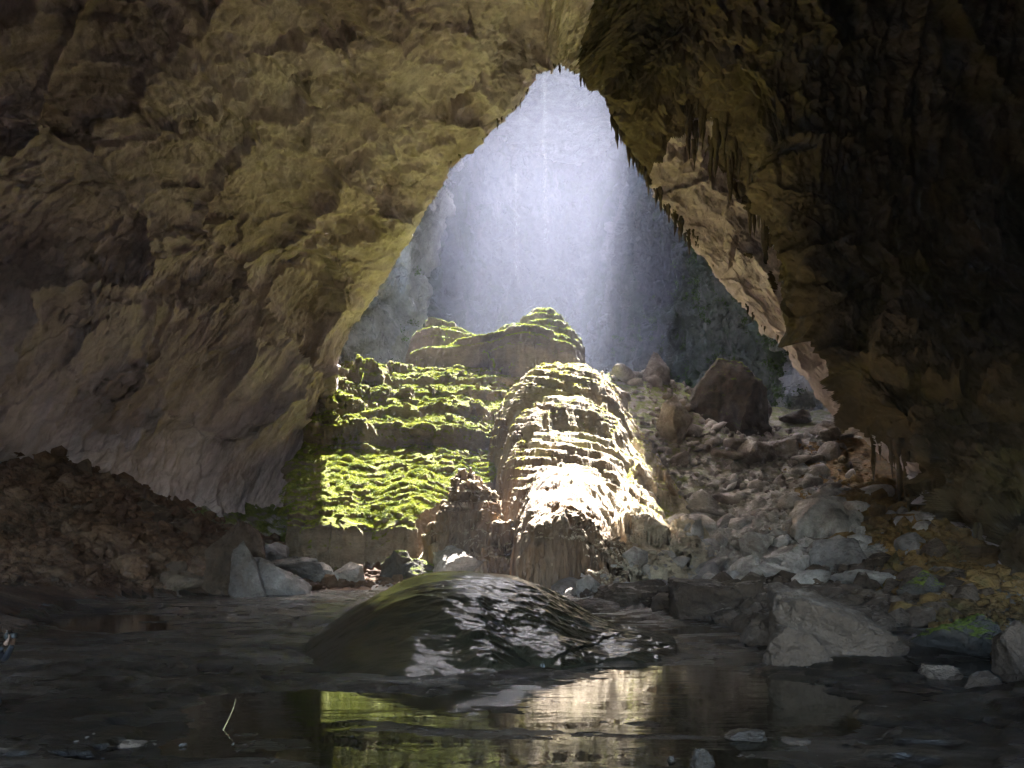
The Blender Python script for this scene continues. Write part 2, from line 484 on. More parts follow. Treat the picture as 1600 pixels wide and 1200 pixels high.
# dark wet floor and brown scree are two materials of one sheet
M['floor'] = rock_mat("wet_cave_floor", (0.010, 0.008, 0.006), (0.024, 0.019, 0.014), (0.06, 0.047, 0.038), scale=0.5, rough=0.4, bump=0.6,
                      stretch=(0.5, 1, 1), spec=0.25, crack=0.3, moss=0.85, moss_lo=0.98, moss_c=((0.05, 0.038, 0.028), (0.115, 0.09, 0.068)))
fb = [n for n in M['floor'].node_tree.nodes if n.type == 'BSDF_PRINCIPLED'][0]
nt = M['floor'].node_tree
g_ = N(nt, "ShaderNodeNewGeometry"); n_ = N(nt, "ShaderNodeTexNoise"); n_.inputs['Scale'].default_value = 0.9; n_.inputs['Detail'].default_value = 6
nt.links.new(g_.outputs['Position'], n_.inputs['Vector'])
nt.links.new(ramp(nt, n_.outputs[0], [(0.42, g3(0.08)), (0.6, g3(0.38))]).outputs[0], fb.inputs['Roughness'])
for k in ('floor', 'scree', 'red', 'ochre'):
    me.materials.append(M[k])
cen = np.empty(len(me.polygons) * 3, np.float32); me.polygons.foreach_get("center", cen); cen = cen.reshape(-1, 3)
jit = fbm(cen[:, 0], cen[:, 1], 0.0, 3.0, 4)
hi = (cen[:, 1] > 58.5 + 2 * jit) | (cen[:, 2] > 0.42 + 0.2 * jit)
mi = hi.astype(np.int32)
mi[hi & (cen[:, 0] < -12 + 4 * jit) & (cen[:, 1] + 0.25 * (cen[:, 0] + 12) < 66 + 8 * jit)] = 2
mi[hi & (cen[:, 0] > 25 + 8 * jit + np.maximum(0, cen[:, 1] - 60) * 0.5) & (cen[:, 1] < 90)] = 3
me.polygons.foreach_set("material_index", mi)
tag(ground, kind="structure")

def gz(x, y):
    return float(ground_z(np.array([x], float), np.array([y], float))[0])

# ------------------------------------------------------------------ water
wm, nt, b = new_mat("still_water")
b.inputs['Base Color'].default_value = (0.018, 0.016, 0.008, 1)
b.inputs['Roughness'].default_value = 0.015
b.inputs['IOR'].default_value = 1.33
b.inputs['Specular IOR Level'].default_value = 0.5
geo = N(nt, "ShaderNodeNewGeometry")
mp = N(nt, "ShaderNodeMapping"); mp.inputs['Scale'].default_value = (0.6, 1.6, 1)
nt.links.new(geo.outputs['Position'], mp.inputs[0])
n1 = N(nt, "ShaderNodeTexNoise"); n1.inputs['Scale'].default_value = 1.1; n1.inputs['Detail'].default_value = 5; n1.inputs['Distortion'].default_value = 0.8
nt.links.new(mp.outputs[0], n1.inputs['Vector'])
bp = N(nt, "ShaderNodeBump"); bp.inputs['Strength'].default_value = 0.07; bp.inputs['Distance'].default_value = 0.10
nt.links.new(n1.outputs[0], bp.inputs['Height']); nt.links.new(bp.outputs[0], b.inputs['Normal'])
wx = np.linspace(-45, 30, 60); wy = np.linspace(-30, 62, 60)
Yw, Xw = np.meshgrid(wy, wx, indexing='ij')
water = link("water", grid_mesh("water", np.stack([Xw, Yw, np.zeros_like(Xw)], -1), flip=True), wm)
tag(water, kind="structure")

# ------------------------------------------------------------------ vault (near chamber)
def cr_interp(Pts, t):
    """Catmull-Rom along axis 0 of Pts (k,...) at parameters t in [0,k-1]"""
    k = len(Pts)
    i = np.clip(np.floor(t).astype(int), 0, k - 2)
    f = (t - i)
    a = Pts[np.clip(i - 1, 0, k - 1)]; b_ = Pts[i]; c = Pts[i + 1]; d = Pts[np.clip(i + 2, 0, k - 1)]
    f = f.reshape(-1, *([1] * (Pts.ndim - 1)))
    return 0.5 * ((2 * b_) + (-a + c) * f + (2 * a - 5 * b_ + 4 * c - d) * f ** 2 + (-a + 3 * b_ - 3 * c + d) * f ** 3)

A = np.array
cols = [
    [A([-27, 78, -1]), A([-29, 70, -1]), A([-33, 60, -1]), A([-38, 48, -1]), A([-44, 34, -2]), A([-44, 10, -2]), A([-40, -14, -2])],
    [P(452, 800, 82), P(350, 770, 76), P(210, 740, 66), P(60, 720, 57), P(-150, 720, 46), A([-46, 18, 11]), A([-42, -16, 12])],
    [P(505, 640, 89), P(420, 600, 82), P(290, 560, 72), P(110, 530, 62), P(-130, 520, 51), A([-48, 22, 26]), A([-42, -18, 25])],
    [P(540, 530, 96), P(470, 480, 88), P(340, 420, 78), P(150, 360, 68), P(-120, 320, 56), A([-46, 24, 42]), A([-40, -18, 40])],
    [P(590, 448, 100), P(520, 390, 91), P(400, 310, 80), P(220, 220, 69), P(-60, 130, 58), A([-42, 24, 50]), A([-36, -18, 47])],
    [P(645, 355, 104), P(570, 295, 94), P(460, 215, 82), P(300, 110, 70), P(40, -60, 60), A([-36, 24, 57]), A([-30, -18, 53])],
    [P(705, 262, 108), P(640, 200, 98), P(560, 110, 85), P(440, -30, 72), P(260, -250, 60), A([-24, 22, 66]), A([-20, -18, 60])],
    [P(800, 172, 110), P(760, 110, 100), P(720, 20, 88), P(680, -150, 75), P(600, -450, 62), A([-8, 20, 72]), A([-6, -18, 66])],
    [P(840, 108, 110), P(825, 55, 102), P(810, -40, 89), P(800, -220, 75), P(780, -550, 61), A([0, 19, 73]), A([0, -18, 67])],
    [P(880, 96, 110), P(880, 45, 100), P(885, -50, 88), P(900, -250, 74), P(920, -600, 60), A([6, 18, 74]), A([5, -18, 68])],
    [P(945, 150, 107), P(965, 80, 94), P(1020, -20, 84), P(1100, -220, 73), P(1200, -550, 60), A([16, 18, 72]), A([14, -18, 66])],
    [P(985, 238, 103), P(1010, 150, 90), P(1080, 60, 82), P(1240, -120, 74), P(1500, -420, 62), A([26, 18, 64]), A([24, -18, 58])],
    [P(1040, 315, 98), P(1110, 215, 91), P(1170, 130, 80), P(1350, 20, 75), P(1750, -250, 65), A([38, 18, 52]), A([34, -18, 48])],
    [P(1110, 405, 93), P(1195, 330, 87), P(1235, 300, 76), P(1430, 200, 73), P(1850, 20, 62), A([44, 18, 36]), A([40, -18, 34])],
    [P(1190, 508, 87), P(1245, 470, 82), P(1275, 450, 72), P(1480, 390, 69), P(1850, 320, 56), A([45, 16, 25]), A([40, -18, 24])],
    [P(1285, 622, 80), P(1315, 600, 76), P(1345, 580, 67), P(1520, 555, 63), P(1850, 540, 50), A([42, 14, 15]), A([38, -16, 14])],
    [P(1385, 712, 66), P(1412, 695, 63), P(1445, 680, 56), P(1600, 680, 50), P(1900, 700, 40), A([35, 12, 8]), A([32, -14, 8])],
    [P(1500, 835, 50), P(1525, 818, 48), P(1560, 800, 44), P(1680, 820, 38), P(2000, 850, 28), A([27, 8, 3.5]), A([26, -12, 4])],
    [P(1570, 930, 36), P(1595, 915, 35), P(1635, 900, 33), P(1750, 930, 26), P(2100, 950, 18), A([22, 5, 1.5]), A([22, -10, 2])],
    [A([27.5, 37, -4]), A([28.5, 36, -4]), A([29.5, 34, -4]), A([29.5, 27, -4]), A([29, 19, -4]), A([23, 5, -3]), A([21, -10, -3])],
]
# the arch leans towards the viewer: its crown stands nearer than its feet
for i, c in enumerate(cols):
    k = 1 - 0.2 * math.exp(-((i - 8.5) / 3.6) ** 4)
    for j in range(5):
        c[j] = A([c[j][0] * k, c[j][1] * k, CZ + (c[j][2] - CZ) * k])
rim0 = []; rim1 = []
cc = A([5, 100, 30])
for c in cols:
    r = c[0]
    d = A([r[0] - 5, 0, max(r[2] - 20, -5)]); d = d / (np.linalg.norm(d) + 1e-6)
    rim0.append(r + d * 4 + A([0, 2.5, 0]))
    rim1.append(r + d * 26 + A([0, 7 + 3 * abs(d[0]), 0]))
capp = A([0, -34, 22])
allc = [[q, p] + c + [c[-1] * 0.35 + capp * 0.65, capp] for q, p, c in zip(rim1, rim0, cols)]
CP = np.array(allc)                     # (t, s, 3)
nt_, ns_ = CP.shape[:2]
tt = np.linspace(0, nt_ - 1, 1150)
ss = np.concatenate([np.linspace(0, 1, 12, endpoint=False), np.linspace(1, 2, 24, endpoint=False), np.linspace(2, 5, 430, endpoint=False),
                     np.linspace(5, 6, 90, endpoint=False), np.linspace(6, ns_ - 1, 60)])
S1 = cr_interp(CP, tt)                  # (T, s, 3)
V = np.swapaxes(cr_interp(np.swapaxes(S1, 0, 1), ss), 0, 1)   # (T,S,3)
du = np.gradient(V, axis=0); dv = np.gradient(V, axis=1)
Nn = np.cross(du, dv)
Nn /= (np.linalg.norm(Nn, axis=-1, keepdims=True) + 1e-9)
ctr = A([0, 40, 25])
if (Nn[600, 200] * (ctr - V[600, 200])).sum() < 0:
    Nn = -Nn
x, y, z = V[..., 0], V[..., 1], V[..., 2]
# drawn-out frame: relief follows the slanting bedding, leaning opposite ways on the two walls
left = 1 - sstep(0.44, 0.54, (tt / (nt_ - 1)))[:, None] * np.ones_like(x)
def drawn(kf):
    dl = x * EL[0] + y * EL[1] + z * EL[2]; dr = x * ER[0] + y * ER[1] + z * ER[2]
    ex = left * EL[0] * dl + (1 - left) * ER[0] * dr
    ey = left * EL[1] * dl + (1 - left) * ER[1] * dr
    ez = left * EL[2] * dl + (1 - left) * ER[2] * dr
    return x - (1 - kf) * ex, y - (1 - kf) * ey, z - (1 - kf) * ez
rimf = sstep(1.9, 2.7, ss)[None, :] * np.ones_like(x)
nearf = sstep(0.0, 1.0, y / 30 + 0.3)
aX, aY, aZ = drawn(0.6); bX, bY, bZ = drawn(0.33)
jx = 0.9 * fbm(x, y, z, 3.0, 3); jz = 0.9 * fbm(x, y, z + 31, 3.0, 3)
patch = sstep(-0.2, 0.25, fbm(x, y, z + 90, 16, 3))           # rougher in places, smooth planes elsewhere
D = 3.4 * fbm(aX, aY, aZ, 24, 2) * rimf
D = D + 1.5 * facets(aX + jx, aY, aZ + jz, 11.0, 0.5) * (0.15 + 0.85 * rimf)
D = D + 0.8 * facets(bX + jx, bY, bZ + jz, 4.2, 0.35) * (0.4 + 0.6 * rimf) * (0.45 + 0.55 * patch)
D = D + 0.30 * facets(bX + 0.5 * jx, bY, bZ + 0.5 * jz, 1.5, 0.3) * (0.4 + 0.6 * patch)
D = D + 0.9 * fbm(aX, aY, aZ, 4.0, 5, 0.52) * (0.5 + 0.5 * rimf)
cX, cY, cZ = drawn(0.2)
D = D + 0.34 * (ridged(cX + 0.3 * jx, cY, cZ + 0.3 * jz, 1.1, 3, 0.6) - 1) * (0.35 + 0.65 * patch)
D = D + 0.22 * fbm(aX, aY, aZ, 0.8, 3, 0.6)
# gouged hollows
D = D + 2.0 * sstep(0.30, 0.42, fbm(aX, aY, aZ - 70, 11, 4)) * rimf
D = D * (1 - 0.85 * sstep(17.0, 18.0, tt)[:, None])
# hanging drapery on the dark upper right
drp = (1 - left) * sstep(9.5, 10.5, tt)[:, None] * (1 - sstep(13.5, 14.5, tt)[:, None]) * sstep(2.2, 2.8, ss)[None, :]
D = D + drp * 1.3 * (ridged(x, y, z * 0.12, 3.2, 3) - 1.0)
V = V - Nn * (D * nearf)[..., None]
VV = V; VN = Nn
vm = grid_mesh("cave_wall", V)
vault = link("cave_wall", vm, M['wall'])
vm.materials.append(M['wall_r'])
ti = np.repeat(np.arange(len(tt) - 1), len(ss) - 1) / len(tt) * (nt_ - 1)
si = ss[np.tile(np.arange(len(ss) - 1), len(tt) - 1)]
cen = np.empty(len(vm.polygons) * 3, np.float32); vm.polygons.foreach_get("center", cen); cen = cen.reshape(-1, 3)
jit = fbm(cen[:, 0], cen[:, 1], cen[:, 2], 6.0, 4)
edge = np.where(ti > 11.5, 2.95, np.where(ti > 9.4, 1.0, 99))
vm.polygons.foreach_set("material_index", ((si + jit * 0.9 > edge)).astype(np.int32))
tag(vault, kind="structure")

# ------------------------------------------------------------------ doline cliffs
plan = {   # height: plan points, left-near around the back to right-near
    0:   [(-75, 84), (-55, 100), (-42, 118), (-34, 136), (-27, 158), (-44, 186), (-44, 230), (-6, 268), (30, 268), (58, 225), (66, 185), (60, 150), (56, 128), (66, 108), (85, 84)],
    45:  [(-75, 84), (-52, 102), (-39, 120), (-30, 138), (-22, 160), (-38, 188), (-40, 230), (-4, 268), (32, 268), (58, 225), (64, 185), (58, 150), (55, 130), (66, 108), (85, 84)],
    80:  [(-75, 84), (-48, 106), (-35, 124), (-26, 142), (-20, 165), (-32, 190), (-34, 230), (2, 276), (34, 276), (52, 225), (54, 185), (50, 155), (52, 132), (66, 110), (85, 84)],
    120: [(-75, 84), (-44, 112), (-30, 132), (-26, 151), (-13, 174), (-22, 198), (-30, 235), (6, 288), (34, 288), (46, 228), (44, 190), (42, 160), (50, 135), (66, 112), (85, 84)],
    160: [(-75, 84), (-44, 116), (-32, 136), (-28, 152), (-17, 174), (-26, 202), (-34, 238), (6, 302), (40, 302), (48, 240), (46, 195), (46, 160), (52, 135), (66, 112), (85, 84)],
    238: [(-75, 84), (-44, 116), (-34, 136), (-30, 152), (-20, 174), (-32, 202), (-40, 240), (6, 308), (44, 308), (54, 245), (52, 195), (50, 160), (54, 135), (66, 112), (85, 84)],
}
hs = sorted(plan)
PL = np.array([[(*p, h) for p in plan[h]] for h in hs], float)      # (h, k, 3)
a = np.linspace(0, PL.shape[1] - 1, 1000)
S1 = cr_interp(np.swapaxes(PL, 0, 1), a)       # (a, h, 3)
hh = np.linspace(0, len(hs) - 1, 520)
V = np.swapaxes(cr_interp(np.swapaxes(S1, 0, 1), hh), 0, 1)
du = np.gradient(V, axis=0); dv = np.gradient(V, axis=1)
Nn = np.cross(du, dv); Nn /= (np.linalg.norm(Nn, axis=-1, keepdims=True) + 1e-9)
if (Nn[500, 200] * (A([15, 180, 60]) - V[500, 200])).sum() < 0: Nn = -Nn
x, y, z = V[..., 0], V[..., 1], V[..., 2]
D = 2.6 * facets(x + 2 * fbm(x, y, z, 9, 3), y, z * 0.55, 12, 0.4) + 1.3 * facets(x + fbm(x, y, z, 4, 3), y, z * 0.6, 4.5, 0.4) + 5 * fbm(x, y, z * 0.7, 28, 2) + 2.2 * (ridged(x, y, z * 0.5, 12, 4, 0.55) - 1) + 1.4 * fbm(x, y, z * 0.7, 5, 5, 0.6)
V = V + Nn * D[..., None]
M['cliff_d'] = rock_mat("overgrown_cliff_rock", (0.05, 0.055, 0.05), (0.10, 0.105, 0.10), (0.20, 0.20, 0.20), scale=4.0, bump=0.8,
                      stretch=(1, 1, 0.7), stain=(0.05, 0.075, 0.03), stain_amt=0.8, dist=1.6, crack=1.5)
cliff = link("cliff", grid_mesh("cliff", V), M['cliff'])
cm_ = cliff.data; cm_.materials.append(M['cliff_d'])
cen = np.empty(len(cm_.polygons) * 3, np.float32); cm_.polygons.foreach_get("center", cen); cen = cen.reshape(-1, 3)
jit = fbm(cen[:, 0], cen[:, 1], cen[:, 2], 14.0, 5)
cm_.polygons.foreach_set("material_index", ((cen[:, 1] + 25 * jit > 205) | ((cen[:, 0] > 30) & (cen[:, 1] + 30 * jit > 145))).astype(np.int32))
VC = V; NC = Nn
tag(cliff, kind="structure")

# unseen rock sheet, added to stop light leaking in behind the right-hand wall
xq = np.linspace(46, 112, 90); zq = np.linspace(-6, 125, 150)
Zq, Xq = np.meshgrid(zq, xq, indexing='ij')
Yq = 87 + 2.5 * fbm(Xq, Zq, 4.4, 9, 4)
tag(link("leak_seal_wall", grid_mesh("leak_seal_wall", np.stack([Xq, Yq, Zq], -1)), M['cliff']), kind="structure")

# cave roof over the doline with the skylight in it
hole = [(7, 191), (14, 185), (19, 168), (30, 164), (35, 170), (36, 198), (35, 225), (34, 244), (20, 248), (6, 240), (3, 226), (-3, 222), (-10, 217), (-18, 212), (-19, 206), (-11, 201), (-14, 195), (-4, 189)]
fill_hole = [(-62, 196), (-40, 192), (-26, 198), (-23, 225), (-22, 252), (-62, 256)]  # second unseen opening, added to let in more sky light
hp = np.array(hole, float)
def poly_sd(px, py, poly):
    inside = np.zeros(px.shape, bool); dmin = np.full(px.shape, 1e9)
    n = len(poly)
    for i in range(n):
        x1, y1 = poly[i]; x2, y2 = poly[(i + 1) % n]
        ex, ey = x2 - x1, y2 - y1
        t = np.clip(((px - x1) * ex + (py - y1) * ey) / (ex * ex + ey * ey), 0, 1)
        dmin = np.minimum(dmin, np.hypot(px - x1 - t * ex, py - y1 - t * ey))
        c = ((y1 > py) != (y2 > py)) & (px < (x2 - x1) * (py - y1) / (y2 - y1 + 1e-12) + x1)
        inside ^= c
    return np.where(inside, -dmin, dmin)
rx = np.arange(-110, 110, 0.6); ry = np.arange(90, 345, 0.6)
Yr, Xr = np.meshgrid(ry, rx, indexing='ij')
Zr = 84 + 106 * sstep(90, 160, Yr) + 3 * fbm(Xr, Yr, 0, 20, 4)
sdh = np.minimum(poly_sd(Xr, Yr, hp), poly_sd(Xr, Yr, fill_hole)) + 2.6 * fbm(Xr, Yr, 5.5, 7, 4) + 2.2 * fbm(Xr, Yr, 9.5, 2.6, 3)
roof = link("cave_roof", grid_mesh("cave_roof", np.stack([Xr, Yr, Zr], -1), keep=(sdh > 0)), M['cliff'])
tag(roof, kind="structure")

# ------------------------------------------------------------------ great flowstone bodies (height fields over their own footprints)
def spine(x, y, pts, n=2.6):
    """pts: (x, y, radius, top height); returns height, -50 outside"""
    best = np.full(x.shape, -50.0)
    for (x1, y1, r1, h1), (x2, y2, r2, h2) in zip(pts[:-1], pts[1:]):
        ex, ey = x2 - x1, y2 - y1
        t = np.clip(((x - x1) * ex + (y - y1) * ey) / (ex * ex + ey * ey + 1e-9), 0, 1)
        d = np.hypot(x - x1 - t * ex, y - y1 - t * ey)
        r = r1 + (r2 - r1) * t; h = h1 + (h2 - h1) * t
        qd = np.clip(d / r, 0, 1)
        v = h * (1 - qd ** n) ** (1 / n) if n > 0 else h * (1 - qd ** 2) ** (-n)
        best = np.maximum(best, np.where(d < r, v, -50))
    return best

def terrace(z, step, ph, lo=0.35, hi=0.75, amt=0.8):
    q = (z + ph) / step
    k = np.floor(q); f = q - k
    zz = (k + sstep(lo, hi, f)) * step - ph
    return z * (1 - amt) + zz * amt

def body(name, u0, u1, y0, y1, nu, ny, fn, mat, margin=0.8, rough=1.0):
    yy = y0 if isinstance(y0, np.ndarray) else np.linspace(y0, y1, ny); uu = np.linspace(u0, u1, nu)
    Y, U = np.meshgrid(yy, uu, indexing='ij')
    # drop the columns on lines through the viewpoint of the photo only for even density; the shape is defined in world metres
    X = U * Y
    Z = fn(X, Y)
    Gd = ground_z(X, Y)
    keep = Z > Gd - margin
    Z = np.maximum(Z, Gd - margin - 0.5)
    V = np.stack([X, Y, Z], -1)
    if callable(rough) or rough > 0:      # fluted, broken relief on the steep faces, pushed out along the surface
        nn = np.cross(np.gradient(V, axis=1), np.gradient(V, axis=0)); nn /= (np.linalg.norm(nn, axis=-1, keepdims=True) + 1e-9)
        steep = 1 - sstep(0.35, 0.75, nn[..., 2])
        jj = 0.5 * fbm(X, Y, Z, 2.0, 3)
        dd = 0.45 * facets(X + jj, Y, Z * 0.6 + jj, 2.4, 0.4) + 0.35 * (ridged(X * 1.0 + jj, Y, Z * 0.16, 1.6, 3) - 1) + 0.18 * fbm(X, Y, Z, 0.8, 4, 0.6)
        V = V + nn * (dd * steep * (rough(X, Y, Z) if callable(rough) else rough))[..., None]
    me = grid_mesh(name, V, keep=keep, flip=True)
    o = link(name, me, mat)
    return o

def f_flow(x, y):
    wx = x + 1.2 * fbm(x, y, 1, 7, 2) + 0.4 * fbm(x, y, 6, 1.6, 3); wy = y + 1.2 * fbm(x, y, 2, 7, 2) + 0.5 * (ridged(x, y * 0.3, 2, 1.8, 3) - 1)
    z1 = spine(wx, wy, [(3.9, 52.5, 3.5, 7.0), (4.5, 61, 4.8, 10.4), (5.4, 70, 6.8, 15.0), (6.2, 80, 9.2, 22.3), (6.5, 87, 10.0, 28.0), (6.5, 92, 10.2, 30.3)], 2.6)
    z2 = spine(wx, wy, [(8.0, 59, 12, 7.0), (9.2, 67, 13, 10.6), (10.5, 76, 14, 16.4), (12, 87, 14, 24.5), (13, 98, 13, 30), (13, 110, 10, 33)], 1.2)
    z2 = z2 - 2.0 * np.maximum(0, 5.5 - x) ** 1.3
    z2 = z2 + 0.9 * facets(x + wx * 0.1, y, z2 * 0.3, 3.2, 0.3)
    z = np.where((z1 > -20) & (z2 > -20), np.logaddexp(np.maximum(z1, -20) / 0.8, np.maximum(z2, -20) / 0.8) * 0.8 - 0.3, np.maximum(z1, z2))
    up = sstep(60, 68, y) * (1 - 0.75 * sstep(10, 15, x - (y - 80) * 0.12))
    z = z + 0.55 * fbm(x, y, z * 0.2, 6, 3)
    ph = 2.2 * fbm(x, y, 0, 14, 2)
    pa = sstep(-0.2, 0.3, fbm(x, y, 12, 6, 3))
    zt = terrace(z, 1.25, ph + 0.22 * x, 0.35, 0.6, 0.62 * (0.25 + 0.75 * pa))
    zt = terrace(zt, 0.5, 1.1 * fbm(x, y, 4, 8, 2) + 0.16 * x, 0.35, 0.65, 0.5)
    z = z * (1 - up) + zt * up
    lump = 0.6 * (ridged(x, y, z * 0.4, 3.0, 4) - 1.0) + 0.5 * facets(x + 0.3 * fbm(x, y, 0, 1.5, 2), y, z * 0.3, 2.2, 0.3)
    z = z + (1 - up) * (0.9 * sstep(0.5, 8, 9 - z) * (ridged(x, y * 0.5, z * 0.1, 1.5, 3) - 1) + 0.3 * lump + 0.4 * fbm(x, y, z * .3, 1.8, 3)) + 0.05 * lump * up + (0.12 - 0.06 * up) * fbm(x, y, 3, 0.8, 3)
    return z
flow = body("flowstone_mound", -0.09, 0.34, np.concatenate([np.arange(46, 47.6, .15), np.arange(47.6, 52, .03), np.arange(52, 118, .13)]), 0, 640, 0, f_flow, M['flow'], rough=lambda X, Y, Z: 0.25 + 0.75 * (1 - sstep(51, 55, Y)))
M['front'] = rock_mat("brown_flowstone", (0.11, 0.07, 0.045), (0.19, 0.13, 0.088), (0.32, 0.24, 0.175), scale=0.6, bump=1.0,  # darker brown flowstone for the steep faces
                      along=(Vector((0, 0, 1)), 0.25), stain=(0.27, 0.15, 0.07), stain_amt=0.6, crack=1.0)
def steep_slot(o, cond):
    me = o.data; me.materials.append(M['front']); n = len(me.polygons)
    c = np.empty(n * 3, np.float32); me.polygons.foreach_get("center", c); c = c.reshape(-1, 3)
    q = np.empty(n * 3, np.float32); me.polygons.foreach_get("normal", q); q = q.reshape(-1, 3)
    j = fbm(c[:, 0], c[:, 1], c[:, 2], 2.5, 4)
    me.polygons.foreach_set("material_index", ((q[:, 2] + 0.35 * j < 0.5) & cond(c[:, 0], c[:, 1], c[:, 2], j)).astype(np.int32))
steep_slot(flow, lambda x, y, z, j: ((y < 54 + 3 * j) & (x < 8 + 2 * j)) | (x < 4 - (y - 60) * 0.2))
tag(flow, "long sunlit flowstone ridge with rippled ledges, dark blunt snout facing the pool", "flowstone mound")

def f_tower(x, y):
    wx = x + 0.8 * fbm(x, y, 1, 5, 2); wy = y + 1.2 * fbm(x, y, 2, 6, 3)
    z = spine(wx, wy, [(-13.5, 121, 6.0, 44.0), (-9, 122, 6.0, 43.8), (-4, 122, 6.5, 41.0), (3, 119, 8.0, 42.0), (5, 117, 8.0, 43.5)], 5)
    z = np.maximum(z, spine(wx, wy, [(-14, 122, 3.2, 46.6), (-11, 123, 3.4, 46.0)], 3))
    z = np.maximum(z, spine(wx, wy, [(4.4, 117, 4.6, 46.0), (6.4, 117.5, 4.6, 46.0)], 4))
    z = np.maximum(z, spine(wx, wy, [(-15.5, 114, 3.0, 38.5), (-8, 112, 4.0, 39.0), (2, 110, 7.5, 40.5), (6, 110, 6, 39)], 5))
    sad = 38.2 + (y - 106) * 0.40
    sad = sad + 1.1 * np.maximum(0, x + 3.0) + 1.1 * np.maximum(0, -8.5 - x)
    z = np.where(z > 20, np.minimum(z, sad + 0.8 * fbm(x, y, 8, 4, 3)), z)
    z = z + 0.5 * fbm(x, y, 0, 4, 3)
    z = terrace(z, 1.8, 1.4 * fbm(x, y, 0, 9, 3), 0.3, 0.6, 0.55)
    return z + 0.2 * fbm(x, y, 3, 0.9, 3)
M['tower'] = rock_mat("tower_flowstone", (0.13, 0.105, 0.095), (0.19, 0.16, 0.145), (0.25, 0.21, 0.19), scale=0.9, bump=0.6,
                      stretch=(1, 1, 2.0), moss=1.0, moss_lo=0.5, moss_c=((0.10, 0.19, 0.02), (0.24, 0.30, 0.03)))
tower = body("rock_tower", -0.19, 0.14, 102, 132, 420, 360, f_tower, M['tower'])
tag(tower, "twin-topped dark rock tower with mossy saddle, behind and above the sunlit ridge", "rock tower")

def f_terr(x, y):
    wob = 3.6 * fbm(x, y * 0.4, 0, 13, 2) + 1.6 * fbm(x, y * 0.5, 0, 6, 3) + 0.8 * fbm(x, y, 1, 2.2, 3)
    yy = y + wob - 0.12 * (x + 10)
    prof = np.interp(yy, [66.5, 67.6, 70, 78, 86, 86.8, 91.0, 91.6, 95, 95.6, 99.5, 100, 104, 104.5, 114, 118],
                     [0, 6.0, 7.8, 12.2, 17.2, 19.9, 22.2, 23.7, 25.6, 26.9, 29.0, 30.2, 32.0, 32.8, 34.4, 33])
    l = sstep(-28.5, -25, x + 0.8 * wob + (y - 90) * 0.10)
    r = 1 - sstep(1.0, 3.5, x)
    lowr = 1 - sstep(-8.2, -7.0, x - (y - 70) * 0.55 + wob * 0.3)
    r = np.where(yy < 86, r * np.maximum(lowr, 0), r)
    rough = 1 - sstep(-20, -14, x + 3 * fbm(x, y, 3, 5, 3))
    z = prof + rough * (0.8 * facets(x, y, 0, 3.0, 0.4)) * sstep(78, 90, y) + 0.28 * facets(x, y, 3, 2.6, 0.1) * sstep(80, 90, y) + 0.6 * fbm(x, y, 5, 4, 3) + 0.12 * fbm(x, y, 5, 0.9, 3)
    z = z + 0.45 * fbm(x, y, 15, 1.8, 3)
    z = terrace(z, 0.95, 2.6 * fbm(x, y, 7, 7, 4), 0.3, 0.65, 0.33)
    return np.where(l * r > 0.02, z - (1 - l) * 8 - (1 - r) * 12, -50)
terr = body("moss_terrace", -0.33, 0.04, np.concatenate([np.arange(62, 71, .05), np.arange(71, 83, .12), np.arange(83, 91, .06), np.arange(91, 118, .12)]), 0, 540, 0, f_terr, M['terr'])
tag(terr, "stepped rock terraces covered in bright green moss, left of the sunlit ridge", "rock terrace")

def f_mid(x, y):
    wx = x + 0.7 * fbm(x, y, 1, 2.2, 3); wy = y + 0.7 * fbm(x, y, 2, 2.2, 3)
    z = spine(wx, wy, [(-4.6, 66.5, 2.6, 11.8), (-3.0, 65, 3.0, 9.4), (-1.2, 63.5, 3.0, 6.6), (0.5, 62, 2.2, 4.8)], 2.2)
    z = np.maximum(z, spine(wx, wy, [(-6.5, 66, 2.2, 7.0), (-4.6, 65, 2.6, 8.5)], 2.2))
    z = z + 0.5 * (ridged(x, y, z * 0.3, 2.4, 3) - 1) + 0.6 * facets(x, y, z * 0.4, 1.8, 0.3)
    return terrace(z, 1.1, 1.2 * fbm(x, y, 0, 3, 3), 0.3, 0.65, 0.6) + 0.15 * fbm(x, y, 3, 0.7, 3)
mid = body("rock_outcrop", -0.16, 0.05, 58, 72, 300, 260, f_mid, M['flow'])
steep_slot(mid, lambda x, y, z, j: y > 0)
tag(mid, "ragged pointed rock outcrop with light streaks between green moss and the ridge snout", "rock outcrop")

def f_wet(x, y):
    wx = x + 0.3 * fbm(x, y, 1, 2.2, 3); wy = y + 0.5 * fbm(x, y, 2, 2.2, 3)
    wy = np.where(wy < 20.3, 20.3 + (wy - 20.3) * 0.53, wy)
    z = spine(wx, wy, [(-1.5, 20.3, 4.2, 1.96), (-0.8, 20.5, 3.9, 1.88)], -1.1)
    z2 = spine(wx, wy, [(1.0, 19.6, 2.8, 0.7), (2.2, 19.6, 2.4, 0.4)], 1.8)
    z = np.where(z2 > -20, np.logaddexp(np.maximum(z, -2) / 0.2, np.maximum(z2, -2) / 0.2) * 0.2, z)
    rp = (ridged(x * 0.7, y * 1.4, z, 0.9, 4) - 1.0)
    side = sstep(-3.2, -1.2, x + (z - 1) * 0.6)
    return z + 0.06 * rp * (0.06 + 0.94 * side) * (1 - 0.8 * sstep(1.5, 1.9, z)) + 0.06 * fbm(x, y, 2, 1.5, 3)
M['wet'] = rock_mat("wet_flowstone", (0.012, 0.012, 0.008), (0.018, 0.017, 0.011), (0.028, 0.027, 0.016), scale=0.6, rough=0.10, bump=0.18,
                    stretch=(1, 1, 1), spec=0.8, crack=0.3, dist=0.5)
